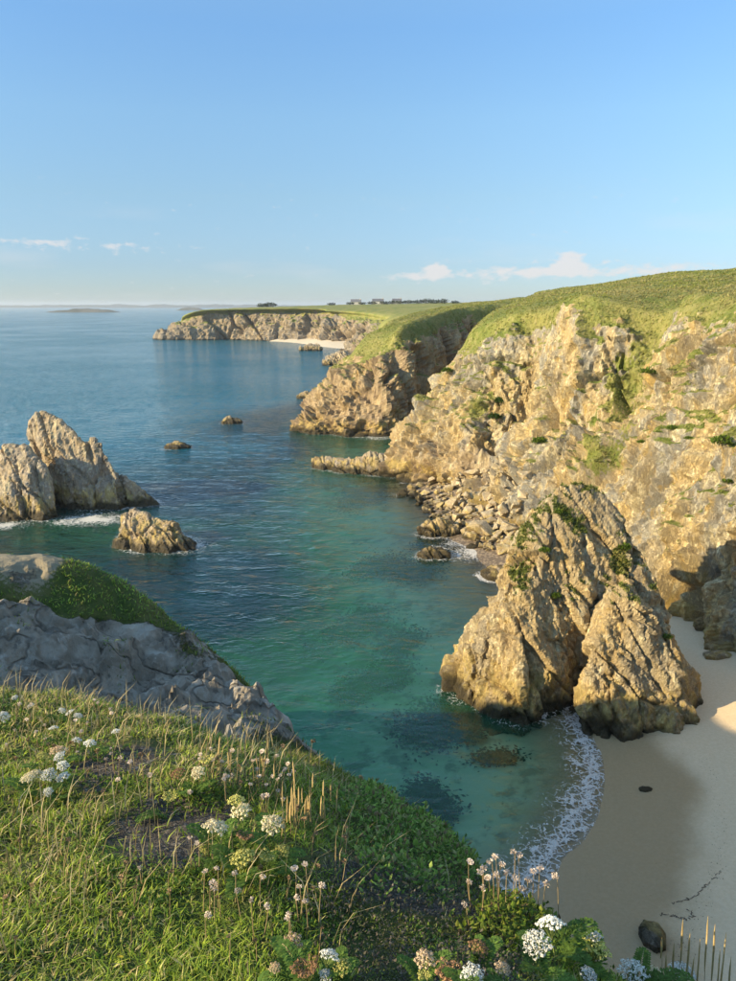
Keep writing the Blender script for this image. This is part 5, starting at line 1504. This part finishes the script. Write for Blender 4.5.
for a in ((60, 757, 11, 'white', 26, 'white umbel, topmost of the cluster at the left by bare soil'), (63, 766, 11, 'white', 26, 'white umbel just under the topmost of the left cluster'), (36, 776, 15, 'cream', 26, 'creamy umbel at the far left end of the left cluster'), (49, 775, 13, 'white', 26, 'white umbel in the middle of the left cluster'), (63, 778, 12, 'white', 26, 'white umbel at the right end of the left cluster'), (48, 792, 9, 'white', 22, 'small white umbel hanging lowest in the left cluster'), (28, 779, 12, 'cream', 24, 'dull cream umbel beside the left cluster'),
          (90, 744, 11, 'white', 18, 'white umbel right of a pair farther up the left slope'), (77, 741, 9, 'white', 18, 'white umbel left in a pair up the left slope'), (54, 729, 9, 'white', 18, 'flat white umbel alone above the left pair'), (78, 716, 8, 'white', 16, 'right white umbel of the row against the grey rock'), (70, 713, 8, 'white', 16, 'middle white umbel of the row against the grey rock'), (62, 711, 7, 'white', 16, 'left white umbel of the row against the grey rock'), (3, 717, 12, 'white', 18, 'white umbel cut by the left edge of the picture'), (116, 732, 8, 'white', 18, 'small white umbel nearest the gravelly hollow'), (15, 698, 6, 'white', 14, 'tiny far white umbel high on the left slope'), (31, 706, 6, 'white', 14, 'tiny white umbel between the far ones on the left'),
          (58, 751, 13, 'tan', 20, 'tan faded umbel above the left white cluster'), (42, 756, 9, 'yellow', 20, 'yellow-green umbel left of the tan faded one'),
          (215, 829, 24, 'cream', 38, 'big cream umbel at the left of the central plant'), (272, 826, 22, 'cream', 40, 'big cream umbel at the right of the central plant'), (241, 812, 19, 'cream', 44, 'cream umbel at the top middle of the central plant'), (236, 801, 16, 'yellow', 50, 'yellow-green umbel crowning the central plant'), (244, 838, 16, 'brown', 34, 'rusty brown umbel in the heart of the central plant'), (243, 859, 22, 'yellow', 24, 'cupped yellow-green umbel, lowest of the central plant'), (266, 858, 16, 'yellow', 22, 'yellow-green umbel low on the right of the central plant'), (282, 851, 14, 'yellow', 24, 'small cupped yellow umbel at the right end of the central plant'), (206, 850, 12, 'yellow', 22, 'yellow umbel drooping at the left end of the central plant'),
          (198, 773, 13, 'cream', 30, 'round cream umbel behind the central plant'), (208, 761, 14, 'yellow', 36, 'tall yellow-green umbel behind the central plant'), (178, 774, 14, 'brown', 26, 'rusty brown umbel left behind the central plant'), (170, 797, 14, 'yellow', 22, 'yellow-green umbel over the mossy hummock'),
          (292, 945, 20, 'tan', 36, 'tan umbel near the bottom edge, left of white petals'), (329, 957, 17, 'white', 36, 'bright white umbel near the bottom edge middle'), (342, 968, 16, 'yellow', 30, 'yellow umbel tucked against the bright white one'), (306, 970, 24, 'brown', 24, 'brown umbel at the bottom edge left of the white one'), (326, 976, 13, 'white', 22, 'white umbel touching the bottom edge middle'), (275, 968, 10, 'tan', 22, 'small tan umbel left of the brown one at the bottom'),
          (425, 960, 19, 'tan', 30, 'pinkish tan umbel in the shaded scrub at the bottom'), (447, 974, 23, 'brown', 22, 'dusky brown umbel right of the pinkish tan one'), (472, 976, 20, 'white', 22, 'whitish umbel at the bottom edge right of the brown one'), (424, 977, 12, 'yellow', 20, 'small yellow umbel at the bottom edge under the tan one'), (478, 949, 18, 'brown', 26, 'dark brown umbel on the shaded cushion plant'), (502, 976, 14, 'tan', 20, 'tan umbel low between whitish one and white pair'),
          (537, 944, 25, 'white', 34, 'large bright white umbel, lower of the pair above the beach'), (551, 926, 24, 'white', 44, 'large bright white umbel, upper of the pair above the beach'), (594, 949, 26, 'yellow', 34, 'big yellow-green umbel right of the bright white pair'), (593, 938, 16, 'white', 40, 'white umbel peeping over the big yellow-green one'), (588, 976, 15, 'white', 22, 'white umbel low under the big yellow-green one'),
          (633, 973, 24, 'white', 26, 'white umbel with buds at the bottom right'), (682, 973, 22, 'white', 24, 'flat white umbel at the far bottom right'), (655, 977, 16, 'cream', 20, 'cream umbel between the two bottom right white ones')):
    umbel(*a[:5], a[5], leavesn=4 if a[2] > 15 else 2)
r_ = random.Random(3)
for px, py in ((470, 862), (490, 862), (484, 868), (495, 857), (502, 865), (513, 852), (519, 855), (533, 872), (550, 867), (555, 876), (507, 873), (496, 875), (483, 888), (523, 889), (540, 868), (488, 878), (515, 878), (480, 872), (528, 880), (546, 884)):
    thrift(px, py, 906 - py + r_.uniform(4, 18), 'papery white thrift head standing on the cushion edge against the surf', 'thrift against the surf', 7.5)
for px, py, l, lb in ((570, 877, 46, 'papery thrift head alone right of the surf group'), (584, 891, 40, 'thrift head against the dark wet sand'), (600, 900, 46, 'rightmost thrift head against the wet sand'), (465, 905, 30, 'thrift head at the left foot of the cushion'), (469, 882, 30, 'thrift head on a dark bent stalk at the cushion left end')):
    thrift(px, py, l, lb, 'thrift above the beach', 7)
for i in range(44):
    px, py = r_.uniform(185, 300), r_.uniform(742, 800)
    if py < 735 + (px - 185) * .2: continue
    thrift(px, py, r_.uniform(18, 34), 'small pale thrift head among the stalks behind the central plant', 'thrift behind the central plant', r_.uniform(4, 6))
for i in range(22):
    px, py = r_.uniform(5, 120), r_.uniform(700, 760)
    thrift(px, py, r_.uniform(14, 24), 'tiny pale thrift head scattered over the dry left slope', 'thrift on the left slope', r_.uniform(3, 5))
for i in range(18):
    px, py = r_.uniform(205, 330), r_.uniform(862, 925)
    thrift(px, py, r_.uniform(26, 46), 'white thrift head on a reddish stalk before the central plant', 'thrift before the central plant', r_.uniform(5, 8))
for px, py, l in ((190, 838, 34), (197, 843, 30), (140, 868, 20), (120, 758, 30), (130, 762, 26), (150, 775, 24), (118, 780, 20), (205, 872, 14), (216, 884, 10)):
    thrift(px, py, l, 'single pale thrift head beside the bare gravel patch', 'thrift by the gravel patch', 5.5)
for i in range(22):
    px = 282 + 57 * r_.random(); top = r_.uniform(778, 802)
    plantain(px, top, r_.uniform(14, 26), 834 - top + r_.uniform(-6, 8), 'golden plantain spike in the upright thicket beside the central plant', 'golden plantain thicket')
for px, top, sp_, l in ((220, 736, 18, 46), (238, 746, 16, 40), (313, 773, 14, 60), (293, 761, 20, 60), (256, 752, 12, 40), (274, 764, 14, 44), (228, 752, 12, 36), (262, 756, 10, 38)):
    plantain(px, top, sp_, l, 'tall plantain spike rising above the stalks before the dark slope', 'tall plantain spikes')
for px, top, sp_, l in ((708, 917, 24, 70), (715, 925, 22, 62), (683, 920, 24, 66), (726, 934, 22, 54), (690, 934, 24, 54), (674, 944, 18, 44), (700, 940, 20, 48), (731, 958, 16, 34), (666, 955, 14, 34), (720, 950, 16, 40), (662, 938, 12, 50), (694, 958, 14, 34)):
    plantain(px, top, sp_, l, 'backlit golden plantain spike in the bottom right corner over the sand', 'plantain spikes at the bottom right')
M['head_dry'] = plain('head_dry', (.30, .20, .11), .25, 40)
DRYTH = []
for m_ in TH:
    c_ = m_.copy(); c_.materials.clear(); c_.materials.append(M['head_dry']); DRYTH.append(c_)
TH_KEEP, TH = TH, DRYTH
for i in range(60):
    px, py = r_.uniform(5, 400), r_.uniform(735, 945)
    thrift(px, py, r_.uniform(16, 34), 'dry brown seed head nodding in the near turf' if px < 170 else 'dry brown seed head among the flowers round the central plant', 'dry brown seed heads', r_.uniform(4, 6.5))
TH = TH_KEEP
# a single yellow composite in the turf
o_r, o_t = root_and_tip(120, 957, 8)
o = empty('hawkbit', o_r, label='tiny yellow flower in the bright turf at the lower left', category='flower')
st = link('stem', STEMS[0], o); aim(st, o_r, o_t, .001)
V, F = [], []
for i in range(14):
    a = i * .449; b = len(V); d = np.array([math.cos(a), math.sin(a), .15]); e = np.array([-math.sin(a), math.cos(a), 0])
    V += [np.zeros(3), d * .6 + e * .16, d, d * .6 - e * .16]; F.append((b, b + 1, b + 2, b + 3))
hd = link('flower_head', mesh_from('flower_head', np.array(V), np.array(F), [M['head_gold']], smooth=False), o); hd.location = tuple(o_t - o_r); hd.scale = (.011,) * 3; hd.rotation_euler = (-.5, 0, 0)

# ------------------------------------------------------------------ far things
# pale beach under the far headland
sea_l = np.array([(-74, 536), (-60, 522), (-46, 500), (-38, 478), (-30, 462), (-22, 446), (-12, 428), (-4, 414)], float)
land_l = np.array([(-70, 545), (-52, 538), (-38, 524), (-33, 508), (-26, 494), (-14, 486), (0, 470), (4, 450)], float)
tb = np.linspace(0, 7, 60); A_ = catmull(sea_l, tb); B_ = catmull(land_l, tb)
sv = np.linspace(0, 1, 14)
PB = (A_[:, None] * (1 - sv[None, :, None]) + B_[:, None] * sv[None, :, None])
zb_ = -0.6 + 3.2 * sv[None] ** .8 + 0.25 * fbm(np.c_[PB.reshape(-1, 2) * .15, np.zeros(60 * 14)], 1701, 2).reshape(60, 14)
t_ = NT('pale_sand'); M['pale_sand'] = t_.done(t_.bsdf(t_.mix(t_.noise(t_.pos(), .4, 4, .6), (.50, .42, .30), (.62, .54, .41)), .9))
link('far_beach', mesh_from('far_beach', np.c_[PB.reshape(-1, 2), zb_.ravel()], grid_faces(60, 14, flip=True), [M['pale_sand']]), kind='structure', label='pale sand beach at the head of the far bay')

# low islands and the coast across the water
def isle(name, cx, cy, w, d, h, seed, label, nx=80, ny=14):
    u = np.linspace(-1, 1, nx); v = np.linspace(-1, 1, ny)
    U, V_ = np.meshgrid(u, v, indexing='ij')
    x = cx + U * w / 2; y = cy + V_ * d / 2
    prof = np.clip(1 - np.abs(U) ** 2.4, 0, 1) * np.clip(1 - V_ ** 4, 0, 1)
    nz_ = fbm(np.c_[(U * w / h / 14).ravel(), (V_ * 2).ravel(), np.full(U.size, seed)], seed, 4).reshape(U.shape)
    z_ = -1.5 + h * prof * (0.75 + 0.9 * nz_)
    link(name, mesh_from(name, np.c_[x.ravel(), y.ravel(), z_.ravel()], grid_faces(nx, ny), [M['isle']]), kind='structure', label=label)
t_ = NT('isle_rock'); M['isle'] = t_.done(t_.bsdf(t_.mix(t_.map(t_.noise(t_.pos(), .02, 4, .6), .4, .6), (.06, .06, .035), (.12, .11, .08)), .95))
isle('island', -1010, 2700, 270, 90, 15, 5, 'long low dark islet out on the open sea')
isle('island', -860, 3700, 150, 90, 16, 8, 'small islet near the tip of the far headland')
isle('far_coast', -2000, 7600, 4600, 900, 30, 12, 'faint blue coast lying along the horizon', 260, 12)
isle('far_coast', -4000, 8600, 3400, 900, 26, 19, 'fainter strip of coast at the left of the horizon', 200, 12)

# wind-bent trees and houses on the skyline
M['bark'] = plain('bark', (.10, .075, .05))
def land_z(x, y):
    d = np.hypot(PQ[:, 0] - x, PQ[:, 1] - y)
    k = np.argsort(d)[:6]; w_ = 1 / (d[k] + 1)
    z1 = (pz[k] * w_).sum() / w_.sum() if d[k[0]] < 60 else -99
    d2 = np.hypot(fV[:, 0] - x, fV[:, 1] - y); k2 = np.argmin(d2)
    z2 = fV[k2, 2] if d2[k2] < 12 else -99
    return max(z1, z2)
def far_tree(px, Y, h_, w_, label, seed):
    x = (px - CX) / 762 * Y
    zg = land_z(x, Y)
    r_ = np.random.default_rng(seed)
    o = empty('tree', (x, Y, zg - .3), label=label, category='tree', group='trees on the skyline')
    v, f = tube([(0, 0, 0), (.05 * w_, 0, h_ * .3), (.12 * w_, .05 * w_, h_ * .62)], [.06 * h_, .045 * h_, .02 * h_], 6)
    for a in range(4):
        e = np.array([math.cos(a * 1.7) * w_ * .3, math.sin(a * 1.7) * w_ * .3, h_ * .75])
        v2, f2 = tube([(.05 * w_, 0, h_ * .3), tuple(e)], [.03 * h_, .01 * h_], 4)
        f = np.concatenate([f, f2 + len(v)]); v = np.concatenate([v, v2])
    link('trunk', mesh_from('trunk', v, f, [M['bark']]), o)
    n = 420
    d = r_.normal(size=(n, 3)); d /= np.linalg.norm(d, axis=1, keepdims=True)
    lump = 1 + .5 * fbm(d * 1.7 + seed, 1801, 2)
    P_ = d * np.array([w_ * .72, w_ * .6, h_ * .42]) * (lump * r_.uniform(.5, 1, n))[:, None] + [.05 * w_, 0, h_ * .46]
    mm = Mass(); mm.add(*leaves(P_, w_ * .16 * (.7 + .6 * r_.random(n)), palette([(.035, .055, .018), (.05, .07, .025), (.07, .085, .03)], [2, 2, 1], n, r_), .3, r_))
    c_ = mm.build('crown', M['leaf']); c_.parent = o
for i, (px_, Y_, h_, w_, lb) in enumerate(((442, 620, 6, 8, 'rightmost dark tree on the skyline above the middle headland'), (434, 640, 5, 8, 'dark tree second from the right on the skyline'), (426, 660, 6.5, 9, 'tallest dark tree in the right skyline clump'), (418, 660, 5, 8, 'dark tree left in the right skyline clump'), (408, 700, 5, 9, 'dark round tree in the middle of the skyline row'), (400, 700, 4.5, 8, 'low dark tree right of a skyline house'), (392, 720, 5, 8, 'dark tree between two skyline houses'), (384, 720, 4.5, 8, 'low dark tree left of the middle of the skyline'), (372, 740, 4.5, 8, 'small dark tree near the leftmost houses'), (362, 740, 4, 7, 'small dark tree left of the skyline houses'), (350, 740, 4, 7, 'lone far tree left on the skyline'), (455, 600, 3.6, 6, 'low bush-like tree right of the skyline clump'),
                                           (262, 660, 5, 9, 'dark tree on the far headland top, left of a pair'), (270, 660, 6, 10, 'dark tree on the far headland top, right of a pair'), (331, 720, 4, 7, 'small tree far behind the pale bay'))):
    far_tree(px_, Y_, h_ * .75, w_ * .9, lb, 1900 + i)
M['wall'] = plain('house_wall', (.62, .58, .50), .08, 2); M['roof'] = plain('house_roof', (.13, .13, .14), .15, 3); M['pane'] = plain('window_pane', (.05, .06, .07), .1, 2, .2)
def box(x0, x1, y0, y1, z0, z1):
    V = np.array([(x, y, z) for z in (z0, z1) for y in (y0, y1) for x in (x0, x1)], float)
    F = np.array([(0, 2, 3, 1), (4, 5, 7, 6), (0, 1, 5, 4), (2, 6, 7, 3), (0, 4, 6, 2), (1, 3, 7, 5)])
    return V, F
def house(px, Y, w_, label):
    x = (px - CX) / 762 * Y; zg = land_z(x, Y)
    o = empty('house', (x, Y, zg - .2), label=label, category='house', group='houses on the skyline')
    link('wall', mesh_from('wall', *box(-w_ / 2, w_ / 2, -3, 3, 0, 3.0), [M['wall']], smooth=False), o)
    V = np.array([(-w_ / 2 - .3, -3.4, 2.95), (w_ / 2 + .3, -3.4, 2.95), (w_ / 2 + .3, 3.4, 2.95), (-w_ / 2 - .3, 3.4, 2.95), (-w_ / 2 - .3, 0, 5.4), (w_ / 2 + .3, 0, 5.4)])
    rf = link('roof', mesh_from('roof', V, [np.array([(0, 1, 5, 4), (2, 3, 4, 5), (0, 3, 2, 1)]), np.array([(0, 4, 3), (1, 2, 5)])], [M['roof']], smooth=False), o)
    link('chimney', mesh_from('chimney', *box(w_ / 2 - 1.2, w_ / 2 - .3, -.5, .5, 4.6, 6.4), [M['wall']], smooth=False), rf)
    for dx in (-w_ * .28, w_ * .28):
        link('window', mesh_from('window', *box(dx - .5, dx + .5, -3.06, -2.9, 1.0, 2.2), [M['pane']], smooth=False), o)
house(356, 760, 10, 'leftmost little white house on the far skyline')
house(378, 760, 11, 'white house in the middle of the skyline row')
house(397, 760, 9, 'rightmost white house among the skyline trees')

# ------------------------------------------------------------------ beach details
M['wrack'] = plain('wrack', (.15, .11, .075))
def weed_strand(pts_, label, seed):
    r_ = np.random.default_rng(seed)
    P_ = np.array([G(x, y, .7) for x, y in pts_])
    C_ = catmull(P_, np.linspace(0, len(P_) - 1, 60))
    C_[:, :2] += r_.normal(0, .05, (60, 2))
    C_[:, 2] = seabed(C_[:, :2]) + .015
    V = []; F = []
    for i in range(59):
        if r_.random() < .25:
            continue
        a, b = C_[i], C_[i + 1]; d = (b - a)[:2]; nn = np.array([-d[1], d[0], 0]) / (np.linalg.norm(d) + 1e-6) * r_.uniform(.005, .02)
        k = len(V)
        V += [a - nn, b - nn, b + nn, a + nn, (a + b) / 2 + [0, 0, .02]]
        F += [(k, k + 1, k + 4), (k + 1, k + 2, k + 4), (k + 2, k + 3, k + 4), (k + 3, k, k + 4)]
    link('seaweed', mesh_from('seaweed', np.array(V), np.array(F), [M['wrack']], smooth=False), label=label, category='seaweed', group='seaweed strands on the sand')
weed_strand([(672, 898), (684, 896), (694, 893), (705, 884), (716, 874), (722, 868)], 'thin dark seaweed strand trailing up the dry sand', 1)
weed_strand([(660, 908), (672, 910), (684, 914), (694, 912), (688, 906)], 'dark seaweed tangle beside the sunk boulder', 2)

r_ = np.random.default_rng(77)
wp = catmull(np.array([G(x, y, .8)[:2] for x, y in ((704, 752), (716, 790), (722, 830), (716, 872), (700, 905), (684, 940), (676, 975))]), r_.uniform(0, 6, 420)) + r_.normal(0, .22, (420, 2))
wp = np.concatenate([wp, np.stack([r_.uniform(11, 24, 160), r_.uniform(22, 44, 160)], 1)])
wz = seabed(wp); k_ = wz > .25; wp, wz = wp[k_], wz[k_]
mm = Mass(); mm.add(*leaves(np.c_[wp, wz + .008], r_.uniform(.02, .075, len(wp)), palette([(.05, .035, .02), (.10, .075, .05), (.20, .16, .11)], [3, 2, 1], len(wp), r_), .1, r_))
mm.build('wrack', M['leaf'], kind='stuff', label='thin line of dark wrack and shell bits on the sand', category='seaweed')

# ------------------------------------------------------------------ sea air
t_ = NT('haze')
for n_ in list(t_.t.nodes):
    if n_.type != 'OUTPUT_MATERIAL':
        t_.t.nodes.remove(n_)
pv_ = t_.n('ShaderNodeVolumePrincipled')
pv_.inputs['Color'].default_value = (0.80, 0.88, 0.96, 1); pv_.inputs['Density'].default_value = 0.00011; pv_.inputs['Anisotropy'].default_value = 0.2
t_.t.links.new(pv_.outputs[0], t_.out.inputs['Volume'])
link('haze', mesh_from('haze', *box(-13900, 13900, -13900, 13900, -21, 62), [t_.m], smooth=False), kind='stuff', label='thin pale sea haze over the whole coast', category='haze')

# ------------------------------------------------------------------ tell look-alikes apart by their order
ONES = 'first second third fourth fifth sixth seventh eighth ninth tenth eleventh twelfth thirteenth fourteenth fifteenth sixteenth seventeenth eighteenth nineteenth'.split()
def ordinal(i):
    if i < 20:
        return ONES[i - 1]
    tens, unit = {2: ('twenty', 'twentieth'), 3: ('thirty', 'thirtieth'), 4: ('forty', 'fortieth'), 5: ('fifty', 'fiftieth'), 6: ('sixty', 'sixtieth')}[i // 10], i % 10
    return tens[1] if unit == 0 else tens[0] + '-' + ONES[unit - 1]
same = {}
for o in bpy.data.objects:
    if o.parent is None and o.get('label'):
        same.setdefault(o['label'], []).append(o)
for lb, obs in same.items():
    if 1 < len(obs) < 60:
        xs, _ = project(np.array([tuple(o.location) for o in obs]))
        for r__, k__ in enumerate(np.argsort(xs)):
            obs[k__]['label'] = f'{lb}, {ordinal(r__ + 1)} from the left'
